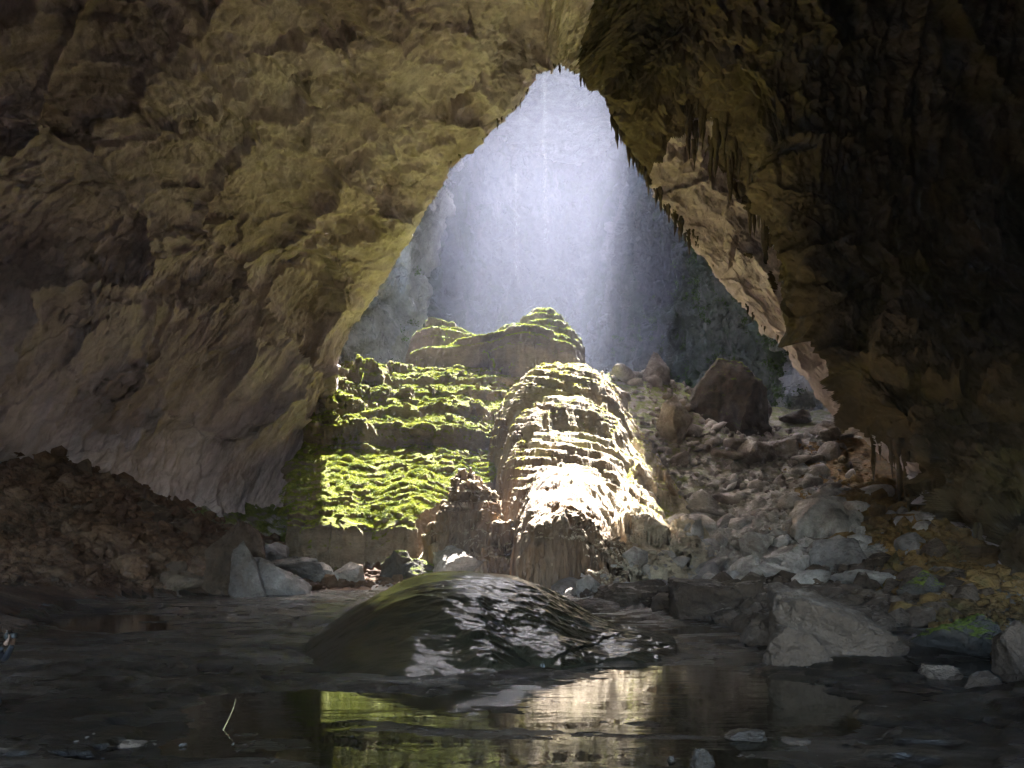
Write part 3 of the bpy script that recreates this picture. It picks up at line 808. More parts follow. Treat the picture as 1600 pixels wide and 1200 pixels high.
wet = body("wet_dome", -0.36, 0.24, 11.8, 26, 620, 480, f_wet, M['wet'], margin=0.15, rough=0)
tag(wet, "low dark glistening rock dome rising from the pools in front of the ridge", "rock dome")

# ------------------------------------------------------------------ boulders
def hull_mesh(name, seed, cuts=3, npts=16, amp=0.065, flat=1.0, pts=None):
    rnd = random.Random(seed)
    bm = bmesh.new()
    for q_ in (pts or ()):
        bm.verts.new((2 * q_[0], 2 * q_[1], 2 * q_[2] - 1))
    for _ in range(0 if pts else npts):
        v = Vector((rnd.gauss(0, 1), rnd.gauss(0, 1), rnd.gauss(0, 1))).normalized()
        v *= rnd.uniform(0.8, 1.1)
        # push to a box-like shape
        m = max(abs(v.x), abs(v.y), abs(v.z))
        v = v.lerp(v / m, 0.28)
        bm.verts.new((v.x, v.y, v.z * flat))
    r = bmesh.ops.convex_hull(bm, input=bm.verts)
    bmesh.ops.delete(bm, geom=list({g for g in r['geom_interior'] + r['geom_unused'] if isinstance(g, bmesh.types.BMVert)}), context='VERTS')
    bmesh.ops.triangulate(bm, faces=bm.faces[:])
    for _ in range(cuts + 1):
        bmesh.ops.subdivide_edges(bm, edges=[e for e in bm.edges if e.calc_length() > (0.05 if cuts > 3 else 0.1)], cuts=1, use_grid_fill=True)
        bmesh.ops.triangulate(bm, faces=[f for f in bm.faces if len(f.verts) > 3])
    bm.normal_update()
    co = np.array([v.co[:] for v in bm.verts]); no = np.array([v.normal[:] for v in bm.verts])
    s = seed * 3.7
    d = amp * 1.8 * fbm(co[:, 0] + s, co[:, 1], co[:, 2], 0.8, 5, 0.6) + amp * 0.9 * (ridged(co[:, 0] + s, co[:, 1], co[:, 2], 0.5, 3) - 1)
    co = co + no * d[:, None]
    lo = co.min(0); hi = co.max(0)
    co = (co - (lo + hi) / 2) / (hi - lo)       # unit box
    co[:, 2] += 0.5
    for v, c in zip(bm.verts, co):
        v.co = c
    me = bpy.data.meshes.new(name)
    bm.to_mesh(me); bm.free()
    return me

def ray_ground(px, py):
    ds = np.concatenate([np.linspace(5, 60, 800), np.linspace(60, 150, 900)])
    X = (px - 800) / F * ds; Z = CZ + (HY - py) / F * ds
    g = ground_z(X, ds)
    k = np.argmax(g > Z)
    return ds[k] if g[k] > Z[k] else 60.0

boulder_meshes = {}
def boulder(px, py, wpx, hpx, label=None, mat='boulder', seed=None, group=None, d=None, rz=0, depth=1.0, tilt=(0, 0), sink=0.12, cat="boulder", name="boulder", npts=16, pts=None):
    if d is None: d = ray_ground(px, py)
    X, Y = (px - 800) / F * d, d
    w_, h_ = wpx / F * d, hpx / F * d
    seed = seed if seed is not None else int(px * 7 + py)
    me = hull_mesh(name, seed, cuts=4 if wpx > 60 else (3 if wpx > 25 else 2), npts=npts, pts=pts)
    Y += w_ * depth * 0.3
    X = (px - 800) / F * Y
    zb = min(CZ + (HY - py) / F * d, gz(X, Y))
    o = link(name, me, M[mat])
    o.scale = (w_, w_ * depth, h_ * (1 + sink))
    o.location = (X, Y, zb - h_ * sink)
    o.rotation_euler = (R(tilt[0]), R(tilt[1]), R(rz))
    tag(o, label, cat, group)
    return o

PLATE = [(-.5, -.2, .9), (-.3, -.3, 1.0), (.1, -.35, .58), (.5, -.3, .06), (.35, -.45, 0), (-.1, -.45, .25), (-.45, -.4, .2), (-.5, .2, .95), (.4, .3, .3), (-.4, .3, 0), (.4, .3, 0), (-.45, -.3, 0)]
FIN = [(-.5, -.1, .1), (-.35, -.2, .85), (-.1, -.1, 1.0), (.1, -.2, .8), (.3, -.3, .45), (.5, -.3, .1), (.3, -.4, 0), (-.3, -.4, 0), (-.4, .3, .8), (.3, .3, .4), (.4, .3, 0), (-.4, .3, 0)]
TALL = [(-.5, -.1, .42), (-.45, .2, .5), (-.05, -.1, .97), (0, .3, 1.0), (.22, -.15, .93), (.25, .3, .96), (.3, -.3, .68), (.5, -.2, .62), (.5, .3, .66), (.5, -.3, 0), (0, -.5, 0), (-.42, -.3, .05), (.4, .4, 0), (-.4, .4, 0)]
PEAK = [(-.5, 0, .1), (-.3, -.2, .55), (-.05, 0, 1.0), (.12, .1, .95), (.42, -.1, .5), (.5, .1, .1), (0, -.4, .45), (.1, -.45, 0), (-.4, -.3, 0), (.4, -.3, 0), (.3, .4, 0), (-.3, .4, 0), (0, .4, .7)]
UPR = [(-.5, -.1, .62), (-.42, -.35, .58), (.12, -.2, 1.0), (.2, .1, .97), (.5, -.1, .55), (.5, -.3, 0), (0, -.5, .02), (-.5, -.3, 0), (-.4, .4, .6), (.3, .4, .8), (.4, .4, 0), (-.4, .4, 0), (0, -.42, .7)]
SLAB = [(-.5, -.15, .86), (-.3, -.42, .80), (.02, -.5, .62), (.30, -.5, .50), (.5, -.25, .36), (-.38, .4, 1.0), (.05, .5, .93), (.42, .45, .62), (-.36, -.12, .05), (-.1, -.34, -.05), (.2, -.36, -.02), (.42, -.1, .05), (.4, .3, 0), (-.4, .3, .1)]
WEDGE = [(-.5, -.2, .55), (-.28, -.4, 1.0), (-.2, .2, .95), (.1, -.45, .78), (.5, -.35, .25), (.45, .2, .3), (-.45, -.3, 0), (0, -.42, -.05), (.45, -.3, 0), (.4, .3, 0), (-.4, .3, 0)]
SLAB2 = [(-.5, -.3, .7), (-.42, -.4, .9), (.25, -.45, .78), (.5, -.2, .5), (-.4, .4, 1.0), (.3, .4, .95), (-.42, -.28, 0), (.1, -.36, 0), (.42, -.2, 0), (.4, .3, 0), (-.4, .3, 0)]
WEDGE2 = [(-.5, -.3, .25), (-.1, -.3, .92), (.1, -.2, 1.0), (.42, -.3, .6), (.5, 0, .3), (-.1, .4, .98), (.4, .4, .7), (-.5, -.4, 0), (.1, -.5, 0), (.5, -.3, 0), (.4, .4, 0), (-.4, .4, .1)]
BL = [
    # px, py(base), w, h, label, mat, kwargs
    (1128, 692, 140, 150, "tall dark leaning boulder with moss on its left slope, under the far right cliff", 'boulder_m', dict(d=104, pts=TALL)),
    (1175, 665, 55, 92, "dark block with a pale flat top, right behind the tall mossy boulder", 'boulder', dict(d=108)),
    (1023, 592, 48, 50, "grey pointed boulder on the green crest beside the light shaft", 'boulder_g', dict(d=116, pts=PEAK)),
    (1045, 690, 56, 78, "brown split block with a pale sloping top above the scree", 'boulder', dict(d=92, tilt=(0, 12))),
    (1185, 722, 70, 44, "blocky brown boulder at the foot of the tall mossy boulder", 'boulder', dict(npts=20)),
    (1225, 715, 50, 36, "flat brown block touching the blocky boulder on the upper scree", 'boulder', dict()),
    (1300, 690, 60, 40, "brown boulder under the lower lip of the right cave wall", 'boulder', dict()),
    (1240, 665, 50, 24, "grey slab in the haze between the cliff and the right cave wall", 'boulder_g', dict()),
    (1278, 835, 112, 62, "big wedge-shaped boulder half sunk in the middle of the scree", 'boulder', dict(pts=WEDGE2)),
    (1015, 780, 40, 34, "dark boulder lodged on the right flank of the sunlit ridge", 'boulder', dict(d=70)),
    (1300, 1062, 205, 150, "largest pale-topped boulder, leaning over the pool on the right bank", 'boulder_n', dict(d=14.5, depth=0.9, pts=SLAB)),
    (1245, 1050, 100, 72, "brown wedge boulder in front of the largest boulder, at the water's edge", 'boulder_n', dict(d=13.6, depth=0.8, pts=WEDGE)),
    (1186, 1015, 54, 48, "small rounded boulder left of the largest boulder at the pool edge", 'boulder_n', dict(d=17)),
    (1100, 975, 118, 72, "flat-topped pale boulder on the bank between the ridge snout and the pool", 'boulder_n', dict(d=27, pts=SLAB2)),
    (1000, 955, 150, 50, "low reddish rock shelf at the foot of the ridge snout", 'boulder_n', dict(d=36)),
    (930, 962, 80, 26, "thin flat reddish slab beside the wet dome", 'boulder_n', dict(d=32)),
    (1500, 1050, 130, 90, "dark square boulder right of the largest boulder, below the cave wall", 'boulder_m', dict(d=15.5, npts=12)),
    (1470, 1090, 60, 50, "small brown rock below the dark square boulder", 'boulder_d', dict(d=12)),
    (1400, 1078, 40, 26, "small pale-edged rock at the right foot of the largest boulder", 'boulder_d', dict(d=12.5)),
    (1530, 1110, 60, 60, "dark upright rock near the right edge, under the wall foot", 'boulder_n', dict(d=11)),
    (1180, 870, 50, 40, "pale boulder in the pile under the big wedge-shaped boulder", 'boulder', dict()),
    (1228, 885, 62, 36, "rounded tan boulder in the middle of the boulder pile", 'boulder', dict()),
    (1200, 912, 60, 34, "sharp-edged tan boulder at the bottom of the boulder pile", 'boulder', dict()),
    (1245, 905, 46, 40, "brown boulder at the right end of the boulder pile", 'boulder', dict()),
    (1310, 890, 90, 50, "craggy grey outcrop below the big wedge-shaped boulder", 'boulder_g', dict()),
    (1165, 948, 60, 42, "pale upright boulder above the small rounded pool-edge boulder", 'boulder_n', dict()),
    (1265, 925, 56, 36, "brown angular boulder behind the largest boulder", 'boulder', dict()),
    (1350, 925, 90, 36, "long tan slab behind the largest boulder", 'boulder', dict()),
    (1440, 940, 80, 50, "mossy dark boulder on the orange slope at right", 'boulder_m', dict()),
    (1400, 985, 60, 40, "dark boulder in the shade beside the largest boulder", 'boulder_m', dict(d=24)),
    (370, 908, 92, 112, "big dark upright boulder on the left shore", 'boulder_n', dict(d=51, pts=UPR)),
    (388, 912, 62, 86, "grey fissured slab leaning against the big dark boulder", 'boulder_g', dict(d=49, depth=0.5, pts=FIN)),
    (440, 922, 96, 58, "smooth grey slab sliding towards the pool on the left shore", 'boulder_g', dict(d=50, depth=0.7, pts=PLATE)),
    (462, 885, 100, 44, "broad flat grey block with a rusty patch, behind the sliding slab", 'boulder_g', dict(d=58, npts=10)),
    (430, 850, 52, 40, "rough grey boulder wedged against the foot of the left wall", 'boulder_g', dict(d=64)),
    (500, 910, 50, 34, "dark rounded boulder at the right end of the grey slabs", 'boulder', dict(d=60)),
    (545, 915, 52, 38, "brown boulder below the dark moss-topped ledge", 'boulder', dict(d=60)),
    (620, 900, 60, 46, "moss-capped boulder in front of the dark overhang", 'boulder_m', dict(d=61)),
    (660, 912, 58, 40, "low mossy boulder beside the wet dome's crest", 'boulder_m', dict(d=60)),
    (715, 905, 80, 56, "twisted pale rock at the foot of the pointed outcrop", 'boulder', dict(d=60, rz=20)),
    (775, 900, 50, 44, "rounded reddish boulder behind the wet dome's crest", 'boulder', dict(d=62)),
    (548, 800, 42, 46, "dark boulder on the moss left of the bright slope", 'boulder_g', dict(d=80)),
    (575, 775, 26, 46, "narrow upright grey rock sticking out of the moss", 'boulder_g', dict(d=82)),
    (535, 757, 36, 24, "small pale boulder at the top of the moss beside the wall foot", 'boulder_g', dict(d=86)),
    (510, 800, 30, 28, "small brown boulder between the wall foot and the moss", 'boulder', dict(d=79)),
    (520, 830, 36, 30, "dark boulder at the lower edge of the moss near the wall", 'boulder', dict(d=74)),
    (480, 810, 46, 100, "pale rock buttress block leaning against the foot of the left wall", 'boulder_g', dict(d=80, npts=12)),
    (285, 925, 90, 34, "pale low boulder at the dark left shore", 'boulder_d', dict(d=50)),
    (90, 890, 60, 40, "dark reddish boulder near the far left of the shore", 'red', dict(d=42)),
    (175, 860, 70, 44, "angular reddish boulder on the left rubble slope", 'red', dict(d=50)),
    (240, 820, 60, 40, "dark block near the top of the left rubble slope", 'boulder_n', dict(d=58)),
    (215, 905, 60, 40, "upright brown rock low on the left rubble slope", 'red', dict(d=48)),
    (290, 850, 46, 36, "small dark block beside the big dark upright boulder", 'boulder_n', dict(d=60)),
    (1095, 1198, 40, 40, "black rock poking out of the pool at the bottom of the view", 'floor', dict(d=6.9)),
    (1048, 1190, 15, 18, "tiny black rock beside the larger black rock in the pool", 'floor', dict(d=7.1)),
    (1160, 1160, 70, 18, "low dark flat rock in the pool", 'floor', dict(d=8.0)),
    (1250, 1172, 60, 14, "pale thin slab lying in the right pool", 'boulder_d', dict(d=7.8)),
    (1275, 1160, 40, 12, "small dark slab in the right pool", 'floor', dict(d=8.2)),
    (1588, 1090, 70, 120, "dark upright boulder cut off by the right edge, below the wall foot", 'boulder_n', dict(d=11.5, npts=12)),
    (1602, 1150, 50, 75, "pale streaked rock at the very right edge near the water", 'boulder_g', dict(d=9.6, npts=12)),
    (205, 1180, 40, 22, "pale flat stone on the dark floor at lower left", 'boulder_d', dict(d=7.6)),
]
for px, py, w_, h_, lab, mt, kw in BL:
    boulder(px, py, w_, h_, lab, mt, **kw)

# ------------------------------------------------------------------ loose rocks
def ico(sub):
    bm = bmesh.new(); bmesh.ops.create_icosphere(bm, subdivisions=sub, radius=1)
    v = np.array([q.co[:] for q in bm.verts]); f = np.array([[q.index for q in p.verts] for p in bm.faces]); bm.free()
    return v, f
I1 = ico(1); I2 = ico(2)
rng = np.random.RandomState(5)

def rocks_verts(n, base, size, rng):
    """n random angular stones around the origin: (n, verts, 3)"""
    bv = base[0]; k = len(bv)
    v = np.repeat(bv[None], n, 0)
    pl = rng.normal(size=(n, 7, 3)); pl /= np.linalg.norm(pl, axis=-1, keepdims=True)
    for j in range(7):       # chip flats off a ball
        dd = (v * pl[:, j:j + 1]).sum(-1); lim = rng.uniform(0.35, 0.8, (n, 1))
        v = v - pl[:, j:j + 1] * np.maximum(dd - lim, 0)[..., None]
    v = v * rng.uniform(0.5, 1.25, (n, 1, 3)) * A([1, 1, 0.75])
    an = rng.uniform(0, 6.283, n); c, s_ = np.cos(an)[:, None], np.sin(an)[:, None]
    v = np.stack([v[..., 0] * c - v[..., 1] * s_, v[..., 0] * s_ + v[..., 1] * c, v[..., 2]], -1)
    ti = rng.normal(0, 0.35, n); c, s_ = np.cos(ti)[:, None], np.sin(ti)[:, None]
    v = np.stack([v[..., 0] * c - v[..., 2] * s_, v[..., 1], v[..., 0] * s_ + v[..., 2] * c], -1)
    return v * size[:, None, None]

def surf_h(x, y):
    return np.maximum(ground_z(x, y), np.where((y > 47) & (y < 117), f_flow(x, y), -50))

def scatter(poly, n, y0, y1, rng, surf=surf_h):
    pl = np.array(poly, float); got = []
    tot = 0
    while tot < n:
        m = 30000
        iy = rng.uniform(1 / y1, 1 / y0, m); yy = 1 / iy
        px = rng.uniform(pl[:, 0].min(), pl[:, 0].max(), m)
        # even in the picture: also weigh by slope, roughly 1/y
        xx = (px - 800) / F * yy
        zz = surf(xx, yy)
        py = HY - F * (zz - CZ) / yy
        ok = poly_sd(px, py, pl) < 0
        got.append(np.stack([xx, yy, zz], -1)[ok]); tot += ok.sum()
        if ok.sum() == 0: break
    return np.concatenate(got)[:n]

right_scree = [(940, 578), (1080, 590), (1200, 660), (1290, 670), (1400, 760), (1480, 830), (1550, 910), (1500, 960), (1400, 980), (1300, 1000), (1180, 990),
               (1040, 950), (880, 930), (960, 880), (1080, 860), (1060, 780), (1010, 700), (975, 620)]
left_rubble = [(0, 690), (100, 710), (320, 800), (440, 850), (500, 850), (660, 890), (660, 915), (420, 925), (200, 918), (0, 915)]
moss_left = [(520, 700), (560, 720), (540, 800), (470, 850), (440, 830), (480, 760)]

def stuff_rocks(name, pts, smin, smax, mat, seed, pw=2.2, base=I1):
    r = np.random.RandomState(seed)
    n = len(pts)
    u = r.uniform(0, 1, n)
    size = smin * (1 - u * (1 - (smin / smax) ** pw)) ** (-1 / pw)      # many small, few large
    size = size * (pts[:, 1] / 70.0) ** 0.75
    v = rocks_verts(n, base, size, r) + pts[:, None, :] + A([0, 0, 0.3]) * size[:, None, None]
    k = len(base[0])
    f = base[1][None] + (np.arange(n) * k)[:, None, None]
    me = raw_mesh(name, v.reshape(-1, 3), f.reshape(-1, 3))
    o = link(name, me, mat, smooth=False)
    return o, size

pts_ = scatter(right_scree, 9500, 9, 130, rng)
och_ = pts_[:, 0] > 22 + 0.42 * (pts_[:, 1] - 42) + 5 * fbm(pts_[:, 0], pts_[:, 1], 0, 6, 3)
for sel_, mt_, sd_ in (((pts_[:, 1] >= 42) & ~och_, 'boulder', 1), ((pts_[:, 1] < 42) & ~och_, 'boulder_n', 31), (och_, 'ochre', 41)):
    o, _ = stuff_rocks("rubble", pts_[sel_], 0.27, 1.8, M[mt_], sd_)
    tag(o, kind="stuff")
o, _ = stuff_rocks("rubble", scatter(left_rubble, 3600, 30, 75, rng), 0.22, 1.4, M['red'], 2)
tag(o, kind="stuff")
o, _ = stuff_rocks("rubble", scatter(moss_left, 350, 66, 100, rng), 0.15, 0.8, M['boulder_g'], 3)
tag(o, kind="stuff")

o, _ = stuff_rocks("rubble", scatter([(1440, 890), (1600, 890), (1640, 940), (1600, 1040), (1500, 1010), (1430, 960)], 700, 12, 45, rng), 0.25, 1.3, M['ochre'], 51)
tag(o, kind="stuff")

def single_rocks(pts, smin, smax, mats, seed, label, group):
    r = np.random.RandomState(seed)
    protos = [rocks_verts(1, I2, np.array([1.0]), r)[0] for _ in range(12)]
    mesh = {}
    for i, p in enumerate(pts):
        k = r.randint(12); mt = mats[r.randint(len(mats))]
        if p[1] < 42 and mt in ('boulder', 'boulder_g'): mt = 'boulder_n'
        sz = r.uniform(0, 1) ** 2 * (smax - smin) + smin
        sz *= (p[1] / 70.0) ** 0.8
        if (k, mt) not in mesh:
            v = protos[k]; q = fbm(v[:, 0] + k, v[:, 1], v[:, 2], 0.7, 3)
            v = v * (1 + 0.12 * q)[:, None]
            me = raw_mesh("rock", v, I2[1]); me.materials.append(M[mt]); mesh[(k, mt)] = me
        o = bpy.data.objects.new("rock", mesh[(k, mt)]); C.objects.link(o)
        o.location = (p[0], p[1], p[2] + 0.2 * sz); o.scale = (sz * r.uniform(0.8, 1.4), sz, sz * r.uniform(0.7, 1.1))
        o.rotation_euler = (r.normal(0, .2), r.normal(0, .2), r.uniform(0, 6.28))
        tag(o, label, "rock", group)
single_rocks(scatter(right_scree, 280, 9, 125, rng), 0.6, 2.4, ['boulder', 'boulder', 'boulder_g'], 21,
             "brown angular rock loose among the rubble of the right-hand scree", "loose rocks on the right scree")
single_rocks(scatter(left_rubble, 60, 32, 72, rng), 0.45, 1.6, ['red', 'red', 'boulder_d'], 22,
             "reddish angular rock on the dark rubble slope under the left cave wall", "loose rocks on the left rubble slope")
single_rocks(scatter(moss_left, 16, 66, 100, rng), 0.5, 1.3, ['boulder_g'], 23,
             "grey rock lying in the moss at the foot of the left cave wall", "rocks in the moss by the wall foot")

# ------------------------------------------------------------------ moss tufts and plants
def leaf_mat(name, c1, c2, tr=0.25):
    m, nt, b = new_mat(name)
    geo = N(nt, "ShaderNodeNewGeometry")
    n1 = N(nt, "ShaderNodeTexNoise"); n1.inputs['Scale'].default_value = 0.9; n1.inputs['Detail'].default_value = 6
    nt.links.new(geo.outputs['Position'], n1.inputs['Vector'])
    c = ramp(nt, n1.outputs[0], [(0.36, (*c1, 1)), (0.62, (*c2, 1))])
    nt.links.new(c.outputs[0], b.inputs['Base Color']); b.inputs['Roughness'].default_value = 0.7
    out = [n for n in nt.nodes if n.type == 'OUTPUT_MATERIAL'][0]
    t = N(nt, "ShaderNodeBsdfTranslucent"); nt.links.new(c.outputs[0], t.inputs[0])
    mx = N(nt, "ShaderNodeMixShader"); mx.inputs[0].default_value = tr
    nt.links.new(b.outputs[0], mx.inputs[1]); nt.links.new(t.outputs[0], mx.inputs[2]); nt.links.new(mx.outputs[0], out.inputs[0])
    return m
M['tuft'] = leaf_mat("moss_tuft", (0.08, 0.115, 0.014), (0.28, 0.305, 0.035), 0.3)
M['tufty'] = leaf_mat("dry_moss_tuft", (0.20, 0.22, 0.03), (0.46, 0.44, 0.08), 0.35)
M['leaf'] = leaf_mat("cliff_leaves", (0.03, 0.06, 0.01), (0.09, 0.15, 0.02), 0.3)

def tufts(name, fn, x0, x1, y0, y1, n, mat, seed, size=0.16, thr=0.1, slope=1.6, cond=None):
    r = np.random.RandomState(seed)
    x_ = r.uniform(x0, x1, n); y_ = r.uniform(y0, y1, n)
    z_ = fn(x_, y_); e = 0.25
    sx = (fn(x_ + e, y_) - z_) / e; sy = (fn(x_, y_ + e) - z_) / e
    ok = (np.hypot(sx, sy) < slope) & (z_ > ground_z(x_, y_)) & (fbm(x_, y_, 7.7, 3.0, 4) + r.uniform(-.25, .25, n) > thr)
    if cond is not None: ok &= cond(x_, y_, z_)
    p = np.stack([x_, y_, z_ - 0.03], -1)[ok]; n = len(p)
    k = 4
    an = r.uniform(0, 6.283, (n, k)); ln = size * r.uniform(0.5, 1.4, (n, k)); wd = ln * 0.35
    tilt = r.uniform(0.2, 1.1, (n, k))
    dx, dy = np.cos(an), np.sin(an)
    off = r.normal(0, size * 0.5, (n, k, 3)) * A([1, 1, 0.1])
    b0 = p[:, None] + off
    v1 = b0 + np.stack([-dy * wd, dx * wd, 0 * dx], -1); v2 = b0 + np.stack([dy * wd, -dx * wd, 0 * dx], -1)
    v3 = b0 + np.stack([dx * np.sin(tilt), dy * np.sin(tilt), np.cos(tilt)], -1) * ln[..., None]
    v = np.stack([v1, v2, v3], 2).reshape(-1, 3)
    f = np.arange(len(v)).reshape(-1, 3)
    o = link(name, raw_mesh(name, v, f), mat, smooth=False)
    tag(o, kind="stuff")
    return o
tufts("moss", f_terr, -28, 1, 68, 116, 200000, M['tuft'], 1, 0.11, -0.12, 1.5)
tufts("moss", f_flow, -4, 20, 62, 112, 80000, M['tufty'], 2, 0.10, 0.0, 1.3, lambda x_, y_, z_: (np.abs(x_ - 6) > 5 - (y_ - 62) * 0.05) | (y_ > 78))
tufts("moss", f_tower, -17, 12, 104, 126, 50000, M['tuft'], 3, 0.14, -0.05, 1.6)
tufts("grass", lambda a_, b_: ground_z(a_, b_), 8, 38, 104, 150, 50000, M['tuft'], 4, 0.28, -0.1, 2.0, lambda x_, y_, z_: x_ < 34)

def leaf_clumps(name, pts, nl, rad, ls, mat, seed):
    r = np.random.RandomState(seed); n = len(pts)
    rr_ = rad * r.uniform(0.5, 1.3, (n, 1, 1))
    c = pts[:, None] + r.normal(0, 0.45, (n, nl, 3)) * rr_ * A([1, 1, 0.8])
    d1 = r.normal(0, 1, (n, nl, 3)); d1 /= np.linalg.norm(d1, axis=-1, keepdims=True)
    d2 = r.normal(0, 1, (n, nl, 3)); d2 -= (d1 * d2).sum(-1, keepdims=True) * d1; d2 /= np.linalg.norm(d2, axis=-1, keepdims=True)
    l = ls * r.uniform(0.6, 1.4, (n, nl, 1))
    v = np.stack([c - d1 * l, c + d2 * l * 0.4, c + d1 * l, c - d2 * l * 0.4], 2).reshape(-1, 3)
    return link(name, raw_mesh(name, v, np.arange(len(v)).reshape(-1, 4)), mat, smooth=False)
r = np.random.RandomState(9)
flat = VC.reshape(-1, 3); fn_ = NC.reshape(-1, 3)
den = fbm(flat[:, 0], flat[:, 1], flat[:, 2], 13, 4)
sel = (flat[:, 0] > 22) & (flat[:, 1] > 118) & (flat[:, 2] > 34) & (flat[:, 2] < 95) & (den > 0.02)
ix = r.choice(np.nonzero(sel)[0], 620)
o = leaf_clumps("vegetation", flat[ix] + fn_[ix] * 0.5, 45, 1.5, 0.30, M['leaf'], 1); tag(o, kind="stuff")
sel = (flat[:, 0] < -8) & (flat[:, 1] > 110) & (flat[:, 1] < 200) & (flat[:, 2] > 40) & (flat[:, 2] < 130) & (den > 0.28)
ix = r.choice(np.nonzero(sel)[0], 130)
o = leaf_clumps("vegetation", flat[ix] + fn_[ix] * 0.4, 40, 1.2, 0.25, M['leaf'], 2); tag(o, kind="stuff")

# ------------------------------------------------------------------ stalactites
def stal_mesh(seed):
    r = np.random.RandomState(seed)
    n, m = 12, 9
    V_ = []
    for i in range(n + 1):
        t = i / n
        rad = (1 - t) ** r.uniform(0.7, 0.9) * (1 + 0.25 * math.sin(t * 14 + seed)) * 0.5
        ox, oy = 0.12 * math.sin(t * 3 + seed), 0.12 * math.cos(t * 2.3 + seed)
        for j in range(m):
            a_ = j / m * 6.2832
            q = 1 + 0.25 * math.sin(3 * a_ + seed + 2 * t) + r.uniform(-.1, .1)
            V_.append((ox + rad * q * math.cos(a_), oy + rad * q * math.sin(a_), 0.25 - 1.25 * t))
    V_ = np.array(V_)
    f = []
    for i in range(n):
        for j in range(m):
            f.append((i * m + j, (i + 1) * m + j, (i + 1) * m + (j + 1) % m, i * m + (j + 1) % m))
    me = raw_mesh("stalactite", V_, np.array(f))
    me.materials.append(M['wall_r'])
    me.polygons.foreach_set("use_smooth", np.ones(len(me.polygons), bool))
    return me
SM = [stal_mesh(i) for i in range(7)]
def stal(p, ln, wd, k, label, group):
    o = bpy.data.objects.new("stalactite", SM[k % 7]); C.objects.link(o)
    o.location = p; o.scale = (wd, wd, ln); o.rotation_euler = (0, 0, k * 1.3)
    tag(o, label, "stalactite", group)
def near_idx(arr, v): return int(np.argmin(np.abs(arr - v)))
rr = np.random.RandomState(3)
def project(p): return 800 + F * p[0] / p[1], HY - F * (p[2] - CZ) / p[1]
def hang(n, t0, t1, s0, s1, l0, l1, w0, w1, label, group):
    for i in range(n):
        a_ = near_idx(tt, rr.uniform(t0, t1)); b_ = near_idx(ss, rr.uniform(s0, s1))
        u = rr.uniform() ** 2.2
        ln = l0 + (l1 - l0) * u
        stal(tuple(VV[a_, b_] + A([0, 0, -0.05])), ln, w0 + (w1 - w0) * u, rr.randint(1000), label, group)
hang(26, 8.1, 10.2, 1.9, 2.1, 0.4, 1.8, 0.22, 0.5, "thin dark stalactite on the lip at the crown of the cave arch", "stalactites at the crown of the arch")
hang(64, 10.2, 12.6, 1.85, 2.12, 0.5, 3.2, 0.3, 0.8, "dark stalactite on the right lip of the arch, against the light shaft", "stalactites along the right lip of the arch")
hang(20, 12.6, 14.6, 1.9, 2.1, 0.3, 1.2, 0.2, 0.45, "short stalactite on the lower right lip of the arch, before the grey cliff", "stalactites on the lower right lip")
hang(18, 6.0, 8.0, 1.9, 2.1, 0.3, 1.2, 0.2, 0.4, "short stalactite on the left lip of the arch near its crown", "stalactites on the left lip")
hang(46, 11.6, 13.2, 2.9, 3.25, 2.0, 7.0, 0.5, 1.3, "long dark stalactite in the curtain above the lit right wall panel", "stalactite curtain on the right wall")
hang(30, 15.7, 17.6, 2.7, 3.6, 1.0, 6.0, 0.3, 0.9, "dark stalactite under the low overhang of the right wall, above the ochre slope", "stalactites under the low right overhang")

# ------------------------------------------------------------------ falling water
dm, nt, b = new_mat("falling_drops")
b.inputs['Base Color'].default_value = (0.6, 0.62, 0.68, 1); b.inputs['Roughness'].default_value = 0.25
def fall(px, py0, py1, d, n, spread, size, seed):
    r = np.random.RandomState(seed)
    t = 1 - np.sqrt(1 - r.uniform(0, 1, n) * 0.97)
    p = np.array([P(px + 3 * q, py0 + (py1 - py0) * q, d) for q in t])
    sp = spread * (0.5 + 1.0 * t)
    p[:, 0] += r.normal(0, 1, n) * sp; p[:, 1] += r.normal(0, 1, n) * sp
    oct_v = np.array([(1, 0, 0), (0, 1, 0), (-1, 0, 0), (0, -1, 0), (0, 0, 1), (0, 0, -1)], float)
    oct_f = np.array([(0, 1, 4), (1, 2, 4), (2, 3, 4), (3, 0, 4), (1, 0, 5), (2, 1, 5), (3, 2, 5), (0, 3, 5)])
    sz = size * r.uniform(0.5, 1.3, n)
    v = oct_v[None] * sz[:, None, None] * A([1, 1, 9]) + p[:, None]
    f = oct_f[None] + (np.arange(n) * 6)[:, None, None]
    o = link("waterfall", raw_mesh("waterfall", v.reshape(-1, 3), f.reshape(-1, 3)), dm)
    return o
o = fall(850, 60, 450, 140, 1100, 0.26, 0.014, 1)
tag(o, "thin thread of water falling through the light shaft from the roof", "waterfall", kind="thing")
o = fall(806, 270, 480, 150, 500, 0.35, 0.012, 2)
tag(o, "fainter short thread of water left of the main falling thread", "waterfall", kind="thing")

